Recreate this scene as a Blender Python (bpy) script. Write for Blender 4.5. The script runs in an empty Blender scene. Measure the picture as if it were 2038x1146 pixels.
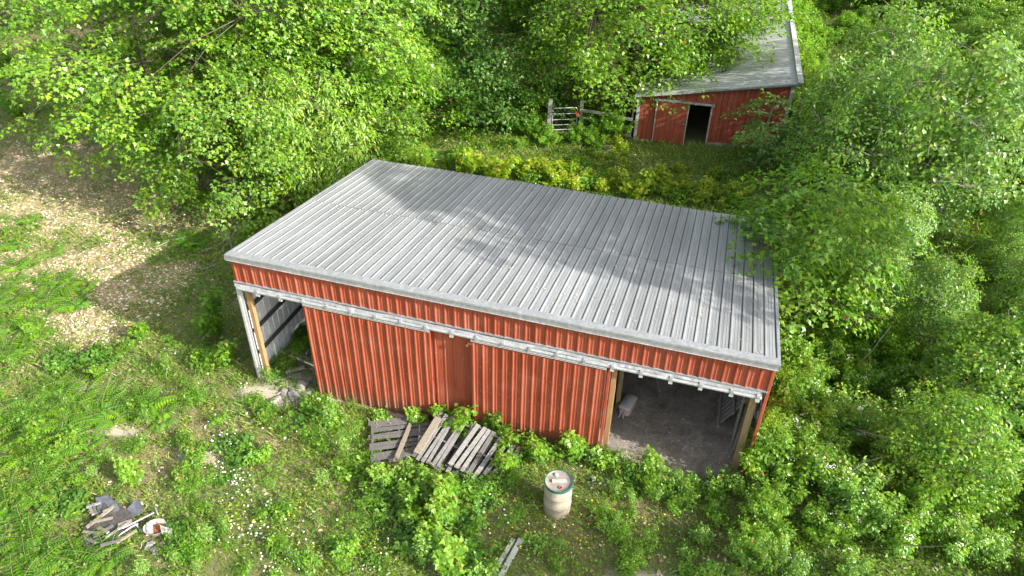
import bpy, math, random
import numpy as np
from mathutils import Vector, Matrix

C = bpy.context.scene.collection
S = bpy.context.scene
PI = math.pi

# ------------------------------------------------------------------ camera
CAM = np.array([10.3003, -11.697, 12.741]); YAW = -0.2879; PIT = 0.6179; ROL = 0.019; F = 1450.0
_fw = np.array([math.sin(YAW)*math.cos(PIT), math.cos(YAW)*math.cos(PIT), -math.sin(PIT)])
_r = np.array([math.cos(YAW), -math.sin(YAW), 0.0]); _u = np.cross(_r, _fw)
_r2 = _r*math.cos(ROL)+_u*math.sin(ROL); _u2 = -_r*math.sin(ROL)+_u*math.cos(ROL)
cd = bpy.data.cameras.new('camera'); cam = bpy.data.objects.new('camera', cd); C.objects.link(cam)
M = Matrix.Identity(4)
for i in range(3):
    M[i][0] = _r2[i]; M[i][1] = _u2[i]; M[i][2] = -_fw[i]; M[i][3] = CAM[i]
cam.matrix_world = M
cd.lens = 36*F/2038; cd.sensor_width = 36; cd.clip_end = 2000; cd.clip_start = 0.1
S.camera = cam

# ------------------------------------------------------------------ light
SUN_TO = Vector((0.866, -0.205, 0.482)).normalized()
w = bpy.data.worlds.new('World'); S.world = w; w.use_nodes = True
nt = w.node_tree; bg = nt.nodes['Background']
sky = nt.nodes.new('ShaderNodeTexSky'); sky.sky_type = 'NISHITA'; sky.sun_disc = False
sky.sun_elevation = math.asin(SUN_TO.z); sky.sun_rotation = math.atan2(SUN_TO.x, SUN_TO.y)
sky.dust_density = 3.0; sky.ozone_density = .6
hs_ = nt.nodes.new('ShaderNodeHueSaturation'); hs_.inputs['Saturation'].default_value = .45
nt.links.new(sky.outputs[0], hs_.inputs['Color']); nt.links.new(hs_.outputs[0], bg.inputs['Color']); bg.inputs['Strength'].default_value = 0.15
sl = bpy.data.lights.new('sun', 'SUN'); sl.energy = 4.6; sl.angle = math.radians(0.53); sl.color = (1.0, 0.955, 0.88)
so = bpy.data.objects.new('sun', sl); C.objects.link(so)
so.rotation_euler = (-SUN_TO).to_track_quat('-Z', 'Y').to_euler(); so.location = (30, 0, 30)
S.view_settings.view_transform = 'Standard'; S.view_settings.look = 'None'
S.view_settings.exposure = 1.3; S.view_settings.gamma = 1.0; S.view_settings.use_curve_mapping = False

# ------------------------------------------------------------------ terrain function and placing helpers
def tz(x, y=0):
    return np.interp(x, [-14, -8, 0, 2, 5, 9, 12.2, 18, 30], [-1.0, -.78, -.35, -.28, -.2, -.06, .30, .55, .9])

def ray(px, py):
    return _fw + _r2*(px-1019)/F - _u2*(py-573)/F

def at(px, py, h=0.0):
    """point at height h above the ground that the photograph shows at px, py"""
    d = ray(px, py); z = 0.0
    for _ in range(14):
        P = CAM + d*((z+h-CAM[2])/d[2]); z = float(tz(P[0]))
    return Vector(P)

def hashn(ix, iy, seed):
    v = np.sin(ix*127.1+iy*311.7+seed*74.7)*43758.5453
    return v-np.floor(v)

def vnoise(x, y, sc, seed=0):
    x = np.asarray(x, float)/sc; y = np.asarray(y, float)/sc
    ix = np.floor(x); iy = np.floor(y); fx = x-ix; fy = y-iy
    fx = fx*fx*(3-2*fx); fy = fy*fy*(3-2*fy)
    a = hashn(ix, iy, seed); b = hashn(ix+1, iy, seed); c = hashn(ix, iy+1, seed); d = hashn(ix+1, iy+1, seed)
    return a+(b-a)*fx+(c-a)*fy+(a-b-c+d)*fx*fy

def fbm(x, y, sc, seed=0):
    return (vnoise(x, y, sc, seed)*.5+vnoise(x, y, sc*.47, seed+3)*.28+vnoise(x, y, sc*.21, seed+7)*.22)

# ------------------------------------------------------------------ tagging
def tag(o, label=None, cat=None, group=None, kind=None):
    if label: o['label'] = label
    if cat: o['category'] = cat
    if group: o['group'] = group
    if kind: o['kind'] = kind
    return o

def thing(name, label, cat, loc=(0, 0, 0), rz=0.0, group=None):
    o = bpy.data.objects.new(name, None); C.objects.link(o); o.empty_display_size = .2
    o.location = loc; o.rotation_euler = (0, 0, rz)
    return tag(o, label, cat, group)

def link(name, me, parent=None):
    o = bpy.data.objects.new(name, me); C.objects.link(o)
    if parent: o.parent = parent
    return o

# ------------------------------------------------------------------ materials
def mat(name, build):
    m = bpy.data.materials.new(name); m.use_nodes = True
    t = m.node_tree
    for n in list(t.nodes): t.nodes.remove(n)
    out = t.nodes.new('ShaderNodeOutputMaterial')
    sh = build(t)
    t.links.new(sh, out.inputs['Surface'])
    return m

def N(t, ty, **kw):
    n = t.nodes.new(ty)
    for k, v in kw.items():
        if k.startswith('_'): setattr(n, k[1:], v)
        else:
            k2 = k.replace('__', ' ')
            inp = n.inputs[int(k2[1:])] if (k2[0] == 'i' and k2[1:].isdigit()) else n.inputs[k2]
            if isinstance(v, bpy.types.NodeSocket): t.links.new(v, inp)
            else: inp.default_value = v
    return n

def ramp(t, fac, stops):
    n = t.nodes.new('ShaderNodeValToRGB'); e = n.color_ramp.elements
    while len(e) < len(stops): e.new(0.5)
    for i, (p, c) in enumerate(stops):
        e[i].position = p; e[i].color = (c[0], c[1], c[2], 1)
    t.links.new(fac, n.inputs[0]); return n.outputs[0]

def noise(t, sc, det=4, rough=.6, vec=None, dist=0.0):
    n = N(t, 'ShaderNodeTexNoise', Scale=sc, Detail=det, Roughness=rough, Distortion=dist)
    if vec: t.links.new(vec, n.inputs['Vector'])
    return n.outputs['Fac']

def objvec(t, scale=(1, 1, 1), rot=(0, 0, 0)):
    c = t.nodes.new('ShaderNodeTexCoord')
    mp = N(t, 'ShaderNodeMapping'); mp.inputs['Scale'].default_value = scale; mp.inputs['Rotation'].default_value = rot
    t.links.new(c.outputs['Object'], mp.inputs['Vector']); return mp.outputs[0]

def mixc(t, fac, a, b, mode='MIX'):
    n = t.nodes.new('ShaderNodeMix'); n.data_type = 'RGBA'; n.blend_type = mode
    for s, v in ((n.inputs[0], fac), (n.inputs[6], a), (n.inputs[7], b)):
        if isinstance(v, bpy.types.NodeSocket): t.links.new(v, s)
        elif isinstance(v, (int, float)): s.default_value = v
        else: s.default_value = (v[0], v[1], v[2], 1)
    return n.outputs[2]

def princ(t, col, rough=.6, metal=0.0, bump=None, bstr=.3, bdist=.01, spec=.5):
    p = t.nodes.new('ShaderNodeBsdfPrincipled')
    if isinstance(col, bpy.types.NodeSocket): t.links.new(col, p.inputs['Base Color'])
    else: p.inputs['Base Color'].default_value = (*col, 1)
    if isinstance(rough, bpy.types.NodeSocket): t.links.new(rough, p.inputs['Roughness'])
    else: p.inputs['Roughness'].default_value = rough
    p.inputs['Metallic'].default_value = metal
    p.inputs['Specular IOR Level'].default_value = spec
    if bump is not None:
        b = N(t, 'ShaderNodeBump', Strength=bstr, Distance=bdist, Height=bump)
        t.links.new(b.outputs[0], p.inputs['Normal'])
    return p.outputs[0]

def leafmat(name, dark, mid, light, trans=.5, odd=(.42, .17, .09), oddp=.985):
    def b(t):
        a = t.nodes.new('ShaderNodeAttribute'); a.attribute_name = 'tint'
        oi = t.nodes.new('ShaderNodeObjectInfo')
        c = ramp(t, a.outputs['Fac'], [(0, dark), (.5, mid), (oddp-.01, light), (oddp, odd)])
        # twig by twig: some shoots are younger and yellower, some older and bluer
        tc_ = t.nodes.new('ShaderNodeTexCoord').outputs['Object']
        n = noise(t, 1.7, 2, .6, tc_)
        hs = N(t, 'ShaderNodeHueSaturation', Color=c)
        mr = N(t, 'ShaderNodeMapRange', Value=n, i1=.3, i2=.7, i3=.516, i4=.482)
        t.links.new(mr.outputs[0], hs.inputs['Hue'])
        mr3 = N(t, 'ShaderNodeMapRange', Value=n, i1=.3, i2=.7, i3=.95, i4=1.08)
        t.links.new(mr3.outputs[0], hs.inputs['Saturation'])
        mr2 = N(t, 'ShaderNodeMapRange', Value=oi.outputs['Random'], i3=.9, i4=1.12)
        t.links.new(mr2.outputs[0], hs.inputs['Value'])
        d = N(t, 'ShaderNodeBsdfDiffuse', Color=hs.outputs[0])
        tc = mixc(t, 1.0, hs.outputs[0], (1.25, 1.3, .6), 'MULTIPLY')
        tr = N(t, 'ShaderNodeBsdfTranslucent', Color=tc)
        m1 = N(t, 'ShaderNodeMixShader', i0=trans, i1=d.outputs[0], i2=tr.outputs[0])
        g = N(t, 'ShaderNodeBsdfGlossy', Roughness=.38); g.inputs['Color'].default_value = (.9, .95, .9, 1)
        m2 = N(t, 'ShaderNodeMixShader', i0=.03, i1=m1.outputs[0], i2=g.outputs[0])
        return m2.outputs[0]
    return mat(name, b)

LEAF = {
 'maple': leafmat('leaf_maple', (0.077, 0.175, 0.017), (0.159, 0.316, 0.029), (0.283, 0.456, 0.054)),
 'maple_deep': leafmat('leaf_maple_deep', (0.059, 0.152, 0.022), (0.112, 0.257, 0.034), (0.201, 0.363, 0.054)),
 'ash': leafmat('leaf_ash', (0.118, 0.234, 0.019), (0.212, 0.374, 0.031), (0.319, 0.480, 0.054)),
 'sapling': leafmat('leaf_sapling', (0.088, 0.199, 0.030), (0.171, 0.328, 0.050), (0.307, 0.456, 0.102)),
 'weed': leafmat('leaf_weed', (0.077, 0.187, 0.018), (0.159, 0.316, 0.031), (0.295, 0.456, 0.060)),
 'yellow': leafmat('leaf_yellow', (0.130, 0.257, 0.017), (0.260, 0.398, 0.026), (0.472, 0.515, 0.048), oddp=.955, odd=(0.531, 0.316, 0.084)),
 'fern': leafmat('leaf_fern', (0.071, 0.222, 0.014), (0.142, 0.339, 0.022), (0.224, 0.433, 0.036), oddp=.995),
}
GRASS = leafmat('grass_blade', (0.083, 0.175, 0.026), (0.177, 0.281, 0.048), (0.425, 0.421, 0.156), oddp=.86, odd=(0.637, 0.526, 0.336), trans=.3)
COVER = leafmat('cover_leaf', (0.071, 0.175, 0.014), (0.147, 0.292, 0.026), (0.271, 0.421, 0.048), oddp=.985)

LITTER = mat('dead_leaf', lambda t: princ(t, ramp(t, N(t, 'ShaderNodeAttribute', _attribute_name='tint').outputs['Fac'],
    [(0, (.22, .14, .08)), (.3, (.44, .33, .19)), (.65, (.62, .50, .33)), (1, (.78, .70, .56))]), .8))

def m_soil(t):
    c = t.nodes.new('ShaderNodeTexCoord').outputs['Object']
    n1 = noise(t, 1.3, 6, .7, c); n2 = noise(t, 26, 5, .75, c); n3 = noise(t, 90, 3, .7, c)
    base = ramp(t, n2, [(.2, (.07, .055, .03)), (.42, (.17, .14, .075)), (.6, (.30, .25, .14)), (.8, (.46, .38, .25))])
    green = ramp(t, n3, [(.3, (.03, .06, .012)), (.7, (.12, .17, .03))])
    def A(nm):
        a = t.nodes.new('ShaderNodeAttribute'); a.attribute_name = nm; return a.outputs['Fac']
    col = mixc(t, A('green'), base, green)
    lit = ramp(t, n2, [(.3, (.18, .13, .07)), (.55, (.40, .32, .18)), (.75, (.56, .48, .32))])
    col = mixc(t, A('litter'), col, lit)
    sand = ramp(t, n3, [(.3, (.33, .28, .21)), (.7, (.54, .47, .37))])
    col = mixc(t, A('sand'), col, sand)
    n5 = noise(t, 2.6, 6, .75, c, .6)
    fl = ramp(t, n5, [(.32, (.13, .11, .09)), (.47, (.27, .235, .20)), (.56, (.36, .32, .28)), (.68, (.52, .47, .41))])
    fl = mixc(t, .35, fl, ramp(t, n2, [(.35, (.07, .06, .05)), (.65, (.48, .43, .37))]))
    col = mixc(t, A('floor'), col, fl)
    return princ(t, col, .95, 0, n2, .8, .03, .15)
SOIL = mat('soil', m_soil)

def xyz(t):
    s = t.nodes.new('ShaderNodeSeparateXYZ'); t.links.new(t.nodes.new('ShaderNodeTexCoord').outputs['Object'], s.inputs[0]); return s.outputs
def M2(t, op, a, b=None, c=None):
    n = t.nodes.new('ShaderNodeMath'); n.operation = op
    for i, v in enumerate((a, b, c)):
        if v is None: continue
        if isinstance(v, bpy.types.NodeSocket): t.links.new(v, n.inputs[i])
        else: n.inputs[i].default_value = v
    return n.outputs[0]
def line(t, coord, centre, half, soft):
    d = M2(t, 'ABSOLUTE', M2(t, 'SUBTRACT', coord, centre))
    n = t.nodes.new('ShaderNodeMapRange'); n.interpolation_type = 'SMOOTHSTEP'; t.links.new(d, n.inputs[0])
    n.inputs[1].default_value = half; n.inputs[2].default_value = half+soft; n.inputs[3].default_value = 1; n.inputs[4].default_value = 0
    return n.outputs[0]
def m_roof(t):
    v = objvec(t, (9, .45, 1)); n = noise(t, 1.0, 6, .7, v)
    v2 = objvec(t, (1, 1, 1)); n2 = noise(t, 34, 5, .8, v2); n3 = noise(t, .7, 4, .6, v2)
    c = ramp(t, n, [(.25, (.215, .22, .225)), (.5, (.31, .317, .32)), (.75, (.41, .417, .42))])
    c = mixc(t, ramp(t, n2, [(.55, (0, 0, 0)), (.68, (.6, .6, .6))]), c, (.13, .125, .115))
    c = mixc(t, ramp(t, n3, [(.45, (0, 0, 0)), (.75, (.4, .4, .4))]), c, (.22, .22, .21))
    X, Y, Z = xyz(t)
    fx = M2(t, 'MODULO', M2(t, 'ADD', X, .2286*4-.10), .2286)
    # rib shadow painted left of each rib, thin dark lines along the minor ribs, screw rows every purlin
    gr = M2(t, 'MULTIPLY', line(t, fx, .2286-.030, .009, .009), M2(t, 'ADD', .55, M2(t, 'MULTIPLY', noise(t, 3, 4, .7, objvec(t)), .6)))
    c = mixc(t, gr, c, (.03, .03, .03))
    minor_lines = M2(t, 'MAXIMUM', line(t, fx, .070, .002, .005), line(t, fx, .131, .002, .005))
    c = mixc(t, M2(t, 'MULTIPLY', minor_lines, .45), c, (.12, .12, .115))
    wob = M2(t, 'MULTIPLY', M2(t, 'SUBTRACT', noise(t, 2.5, 5, .8, objvec(t, (1, 0, 0))), .5), .12)
    sm = M2(t, 'MULTIPLY', line(t, M2(t, 'ADD', Y, wob), 3.63, .012, .035), ramp(t, noise(t, 7, 4, .7, objvec(t)), [(.38, (.1, .1, .1)), (.55, (1, 1, 1))]))
    c = mixc(t, sm, c, (.06, .058, .055))
    fy = M2(t, 'MODULO', M2(t, 'ADD', Y, .9), 1.15); sx = M2(t, 'MODULO', M2(t, 'ADD', X, .2286*4-.10+.045), .1143)
    sc = M2(t, 'MULTIPLY', line(t, fy, .0, .010, .006), line(t, sx, .01, .008, .006))
    c = mixc(t, M2(t, 'MULTIPLY', sc, .8), c, (.10, .08, .07))
    ru = ramp(t, noise(t, 5.5, 5, .75, objvec(t, (1, .5, 1))), [(.70, (0, 0, 0)), (.78, (.5, .5, .5))])
    c = mixc(t, ru, c, (.24, .17, .12))
    oi = t.nodes.new('ShaderNodeObjectInfo')
    hv = N(t, 'ShaderNodeHueSaturation', Color=c)
    mr = N(t, 'ShaderNodeMapRange', Value=oi.outputs['Random'], i3=.84, i4=1.08); t.links.new(mr.outputs[0], hv.inputs['Value'])
    return princ(t, hv.outputs[0], .5, .25, n2, .15, .004)
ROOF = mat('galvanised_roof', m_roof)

def m_roof2(t):
    v = objvec(t, (.5, 7, 1)); n = noise(t, 1.0, 5, .7, v)
    n2 = noise(t, 9, 5, .8, objvec(t, (.35, 3, 1)))
    c = ramp(t, n, [(.25, (.26, .265, .27)), (.5, (.36, .365, .37)), (.75, (.58, .585, .59))])
    c = mixc(t, ramp(t, n2, [(.60, (0, 0, 0)), (.70, (.7, .7, .7))]), c, (.10, .09, .08))
    return princ(t, c, .5, .25, n2, .15, .004)
ROOF2 = mat('streaked_roof', m_roof2)

def m_red(t):
    v = objvec(t, (5, 5, .5)); n = noise(t, 1.0, 5, .6, v); n2 = noise(t, 30, 4, .8, objvec(t)); n3 = noise(t, 1.6, 4, .6, objvec(t))
    c = ramp(t, n, [(.25, (.20, .040, .020)), (.5, (.29, .066, .033)), (.78, (.36, .105, .060))])
    c = mixc(t, ramp(t, n2, [(.55, (0, 0, 0)), (.75, (.7, .7, .7))]), c, (.13, .06, .035))
    c = mixc(t, ramp(t, n3, [(.5, (0, 0, 0)), (.8, (.45, .45, .45))]), c, (.38, .15, .10))
    run = ramp(t, noise(t, 1.0, 4, .7, objvec(t, (16, 16, .35))), [(.60, (0, 0, 0)), (.72, (.55, .55, .55))])
    c = mixc(t, run, c, (.12, .045, .025))
    X, Y, Z = xyz(t)
    # mud splashed up from the ground, fading upward in an uneven line
    n4 = noise(t, 6, 5, .7, objvec(t)); zz = M2(t, 'SUBTRACT', M2(t, 'SUBTRACT', Z, M2(t, 'MULTIPLY', X, .035)), M2(t, 'MULTIPLY', n4, .55))
    mr = N(t, 'ShaderNodeMapRange', Value=zz, i1=-.15, i2=.25, i3=.65, i4=0.0)
    c = mixc(t, mr.outputs[0], c, (.20, .12, .08))
    sc = M2(t, 'MULTIPLY', line(t, M2(t, 'MODULO', M2(t, 'ADD', Z, .3), .72), .36, .008, .006), line(t, M2(t, 'MODULO', M2(t, 'ADD', X, 1), .2286), .10, .008, .006))
    c = mixc(t, M2(t, 'MULTIPLY', sc, .7), c, (.55, .35, .28))
    return princ(t, c, .55, 0, n2, .15, .004, .3)
RED = mat('red_metal', m_red)

def m_redwood(t):
    v = objvec(t, (16, 16, .8)); n = noise(t, 1.0, 5, .7, v); n2 = noise(t, 25, 4, .8, objvec(t))
    c = ramp(t, n, [(.25, (.20, .042, .022)), (.5, (.30, .070, .038)), (.8, (.40, .115, .07))])
    c = mixc(t, ramp(t, n2, [(.62, (0, 0, 0)), (.75, (.6, .6, .6))]), c, (.36, .27, .2))
    return princ(t, c, .75, 0, n2, .3, .005, .3)
REDW = mat('red_wood', m_redwood)

def simple(name, c0, c1, sc=20, rough=.6, metal=0.0, stretch=(1, 1, 1), dirt=None):
    def b(t):
        n = noise(t, sc, 5, .7, objvec(t, stretch))
        c = ramp(t, n, [(.3, c0), (.7, c1)])
        if dirt:
            n2 = noise(t, 6, 6, .8, objvec(t)); c = mixc(t, ramp(t, n2, [(.5, (0, 0, 0)), (.7, (.8, .8, .8))]), c, dirt)
        return princ(t, c, rough, metal, n, .3, .005, .35)
    return mat(name, b)
TRIM = simple('grey_trim', (.22, .23, .235), (.32, .33, .335), 12, .45, .25, dirt=(.40, .41, .40))
WHITE = simple('weathered_white', (.30, .305, .30), (.48, .485, .475), 14, .55, 0, dirt=(.38, .38, .36))
INNER = simple('inner_sheet', (.60, .63, .65), (.74, .76, .78), 9, .5, .05, (1, 1, .3), dirt=(.5, .5, .5))
STEEL = simple('galvanised_steel', (.36, .39, .40), (.55, .58, .58), 25, .42, .5, dirt=(.22, .2, .17))
DARKWOOD = simple('dark_girt', (.035, .035, .038), (.085, .083, .08), 18, .85, 0, (1, 1, 4))
POSTW = simple('fresh_post', (.22, .13, .055), (.38, .24, .11), 10, .75, 0, (5, 5, .4), dirt=(.22, .13, .06))
OLDPOST = simple('weathered_post', (.16, .11, .055), (.34, .25, .13), 10, .8, 0, (5, 5, .4), dirt=(.12, .11, .09))
GREYW = simple('grey_wood', (.09, .086, .083), (.37, .36, .34), 6, .85, 0, (1.2, 14, 14), dirt=(.15, .13, .12))
GREYW2 = simple('grey_wood_dark', (.055, .053, .05), (.18, .172, .16), 6, .85, 0, (1.2, 14, 14))
TANW = simple('tan_wood', (.15, .125, .095), (.33, .285, .22), 6, .8, 0, (1.2, 14, 14), dirt=(.2, .17, .13))
FENCEW = simple('fence_wood', (.18, .175, .16), (.33, .32, .30), 10, .85, 0, (1, 1, 3))
BARK = simple('bark', (.06, .045, .035), (.15, .115, .09), 14, .9, 0, (3, 3, 1))
BARKL = simple('pale_bark', (.16, .14, .12), (.34, .31, .27), 14, .9, 0, (3, 3, 1))
STEMG = simple('green_stem', (.14, .16, .06), (.28, .26, .12), 14, .8)
ROCK = simple('broken_concrete', (.16, .15, .135), (.38, .36, .33), 8, .9, 0, dirt=(.12, .10, .08))
CREAM = simple('cream_barrel', (.30, .27, .205), (.41, .37, .28), 5, .55, 0, (1, 1, .4), dirt=(.24, .19, .12))
LID = simple('barrel_lid', (.20, .18, .155), (.29, .265, .23), 9, .6, 0, dirt=(.16, .12, .09))
TEAL = simple('teal_ring', (.02, .10, .085), (.05, .17, .14), 20, .45, .3)
RUST = simple('rust', (.16, .05, .02), (.36, .13, .05), 20, .8)
PINKP = simple('pinkish_wrap', (.40, .26, .26), (.55, .42, .42), 8, .5, 0, dirt=(.32, .30, .30))
GREYP = simple('grey_wrap', (.36, .36, .36), (.56, .56, .56), 14, .45, 0)
TAR = simple('tar_paper', (.03, .028, .026), (.09, .085, .08), 12, .7, 0, dirt=(.14, .11, .08))
SLATE = simple('grey_sheet', (.06, .065, .08), (.16, .17, .20), 12, .5, 0, dirt=(.12, .11, .09))
PORC = simple('white_ceramic', (.30, .28, .26), (.50, .475, .45), 16, .6, 0, dirt=(.16, .13, .10))
REDPAINT = simple('red_latch', (.5, .03, .02), (.65, .05, .04), 20, .5)
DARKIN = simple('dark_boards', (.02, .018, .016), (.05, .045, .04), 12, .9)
PETALW = mat('white_petal', lambda t: princ(t, (.82, .82, .80), .6))
PETALY = mat('yellow_petal', lambda t: princ(t, (.80, .50, .02), .6))

# ------------------------------------------------------------------ hard-surface mesh builder
class MB:
    def __init__(s): s.v = []; s.f = []; s.m = []
    def add(s, vs, fs, mi=0):
        b = len(s.v); s.v += [tuple(v) for v in vs]; s.f += [tuple(i+b for i in f) for f in fs]; s.m += [mi]*len(fs)
        return s
    def box(s, x0, x1, y0, y1, z0, z1, mi=0, T=None):
        vs = [(x, y, z) for z in (z0, z1) for x, y in ((x0, y0), (x1, y0), (x1, y1), (x0, y1))]
        if T is not None: vs = [T @ Vector(v) for v in vs]
        return s.add(vs, [(3, 2, 1, 0), (4, 5, 6, 7), (0, 1, 5, 4), (1, 2, 6, 5), (2, 3, 7, 6), (3, 0, 4, 7)], mi)
    def bar(s, a, b, wd, th, up=(0, 0, 1), mi=0):
        a = Vector(a); b = Vector(b); d = (b-a); L = d.length; d.normalize()
        sd = d.cross(Vector(up))
        if sd.length < 1e-4: sd = d.cross(Vector((1, 0, 0)))
        sd.normalize(); u = sd.cross(d)
        vs = []
        for e in (a, b):
            for i, j in ((-1, -1), (1, -1), (1, 1), (-1, 1)): vs.append(e+sd*(wd/2*i)+u*(th/2*j))
        return s.add(vs, [(0, 1, 2, 3), (7, 6, 5, 4), (0, 4, 5, 1), (1, 5, 6, 2), (2, 6, 7, 3), (3, 7, 4, 0)], mi)
    def tube(s, pts, r, n=6, mi=0, cap=True):
        pts = [Vector(q) for q in pts]; rs = r if isinstance(r, (list, tuple)) else [r]*len(pts)
        vs = []; fs = []
        for i, q in enumerate(pts):
            d = (pts[min(i+1, len(pts)-1)]-pts[max(i-1, 0)]).normalized()
            sd = d.cross(Vector((0, 0, 1)))
            if sd.length < .05: sd = d.cross(Vector((1, 0, 0)))
            sd.normalize(); u = sd.cross(d)
            for k in range(n):
                a = 2*PI*k/n; vs.append(q+(sd*math.cos(a)+u*math.sin(a))*rs[i])
        for i in range(len(pts)-1):
            for k in range(n):
                k2 = (k+1) % n; fs.append((i*n+k, i*n+k2, (i+1)*n+k2, (i+1)*n+k))
        if cap: fs += [tuple(range(n)), tuple(range((len(pts)-1)*n, len(pts)*n))[::-1]]
        return s.add(vs, fs, mi)
    def lathe(s, prof, n=28, c=(0, 0, 0), mi=0):
        vs = []; fs = []
        for r, z in prof:
            for k in range(n):
                a = 2*PI*k/n; vs.append((c[0]+r*math.cos(a), c[1]+r*math.sin(a), c[2]+z))
        for i in range(len(prof)-1):
            for k in range(n):
                k2 = (k+1) % n; fs.append((i*n+k, i*n+k2, (i+1)*n+k2, (i+1)*n+k))
        return s.add(vs, fs, mi)
    def strip(s, A, B, mi=0):
        n = len(A); return s.add(list(A)+list(B), [(i, i+1, n+i+1, n+i) for i in range(n-1)], mi)
    def mesh(s, name, mats, off=None):
        if not isinstance(mats, (list, tuple)): mats = [mats]
        me = bpy.data.meshes.new(name)
        vs = s.v if off is None else [(v[0]-off[0], v[1]-off[1], v[2]-off[2]) for v in s.v]
        me.from_pydata(vs, [], s.f)
        for m in mats: me.materials.append(m)
        if len(mats) > 1: me.polygons.foreach_set('material_index', s.m)
        me.update(); return me
    def build(s, name, mats, parent=None, off=None):
        return link(name, s.mesh(name, mats, off), parent)

def smooth(o, angle=35):
    me = o.data; me.polygons.foreach_set('use_smooth', [True]*len(me.polygons))
    try: me.set_sharp_from_angle(angle=math.radians(angle))
    except Exception: pass
    return o

# ------------------------------------------------------------------ foliage meshes (numpy)
TEMPL = {
 'oval': (np.array([[0, 0, 0], [.45, .30, .07], [1, 0, -.05], [.45, -.30, .07]]), [(0, 2, 1), (0, 3, 2)]),
 'narrow': (np.array([[0, 0, 0], [.45, .17, .05], [1, 0, -.10], [.45, -.17, .05]]), [(0, 2, 1), (0, 3, 2)]),
 'maple': (np.array([[0, 0, 0], [.22, .52, -.06], [.48, .22, .05], [1, 0, -.08], [.48, -.22, .05], [.22, -.52, -.06]]),
           [(0, 2, 1), (0, 3, 2), (0, 4, 3), (0, 5, 4)]),
 'blade': (np.array([[0, .05, 0], [0, -.05, 0], [1, 0, -.15]]), [(0, 1, 2)]),
 'disc': (np.array([[.5*math.cos(a), .5*math.sin(a), 0.0] for a in np.arange(6)*PI/3]), [(0, 1, 2), (0, 2, 3), (0, 3, 4), (0, 4, 5)]),
}

SUNV = np.array(SUN_TO)
def norm(v): return v/np.maximum(np.linalg.norm(v, axis=1, keepdims=True), 1e-9)

def leaf_arrays(P, D, U, size, shape, tint):
    """P positions, D leaf direction, U approximate normal"""
    T, tris = TEMPL[shape]; D = norm(D); Sd = norm(np.cross(U, D)); U2 = np.cross(D, Sd)
    n = len(P); k = len(T)
    V = (P[:, None, :] + size[:, None, None]*(T[None, :, 0:1]*D[:, None, :] + T[None, :, 1:2]*Sd[:, None, :] + T[None, :, 2:3]*U2[:, None, :])).reshape(-1, 3)
    tr = np.array(tris); Fc = (tr[None, :, :]+np.arange(n)[:, None, None]*k).reshape(-1, 3)
    return V, Fc, np.repeat(tint, len(tris))

def twig_arrays(P0, P1, r0, r1):
    d = norm(P1-P0); a = np.cross(d, np.array([[.3, .2, 1.0]])); a = norm(a); b = np.cross(d, a); n = len(P0)
    V = []
    for Q, r in ((P0, r0), (P1, r1)):
        for k in range(3):
            an = 2*PI*k/3; V.append(Q+(a*math.cos(an)+b*math.sin(an))*np.asarray(r).reshape(-1, 1))
    V = np.stack(V, 1).reshape(-1, 3)
    tr = np.array([(0, 1, 4), (0, 4, 3), (1, 2, 5), (1, 5, 4), (2, 0, 3), (2, 3, 5)])
    Fc = (tr[None]+np.arange(n)[:, None, None]*6).reshape(-1, 3)
    return V, Fc

def npmesh(name, V, Fc, material, tint=None):
    me = bpy.data.meshes.new(name)
    me.vertices.add(len(V)); me.vertices.foreach_set('co', np.ascontiguousarray(V, dtype=np.float32).ravel())
    me.loops.add(Fc.size); me.loops.foreach_set('vertex_index', np.ascontiguousarray(Fc, dtype=np.int32).ravel())
    me.polygons.add(len(Fc)); me.polygons.foreach_set('loop_start', np.arange(0, Fc.size, 3, dtype=np.int32))
    try: me.polygons.foreach_set('loop_total', np.full(len(Fc), 3, dtype=np.int32))
    except Exception: pass
    if tint is not None:
        at_ = me.attributes.new('tint', 'FLOAT', 'FACE'); at_.data.foreach_set('value', np.ascontiguousarray(tint, dtype=np.float32))
    me.materials.append(material); me.update(calc_edges=True); return me

def cat(parts):
    V = []; Fc = []; T = []; b = 0
    for p in parts:
        V.append(p[0]); Fc.append(p[1]+b); b += len(p[0])
        if len(p) > 2: T.append(p[2])
    return np.concatenate(V), np.concatenate(Fc), (np.concatenate(T) if T else None)

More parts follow.
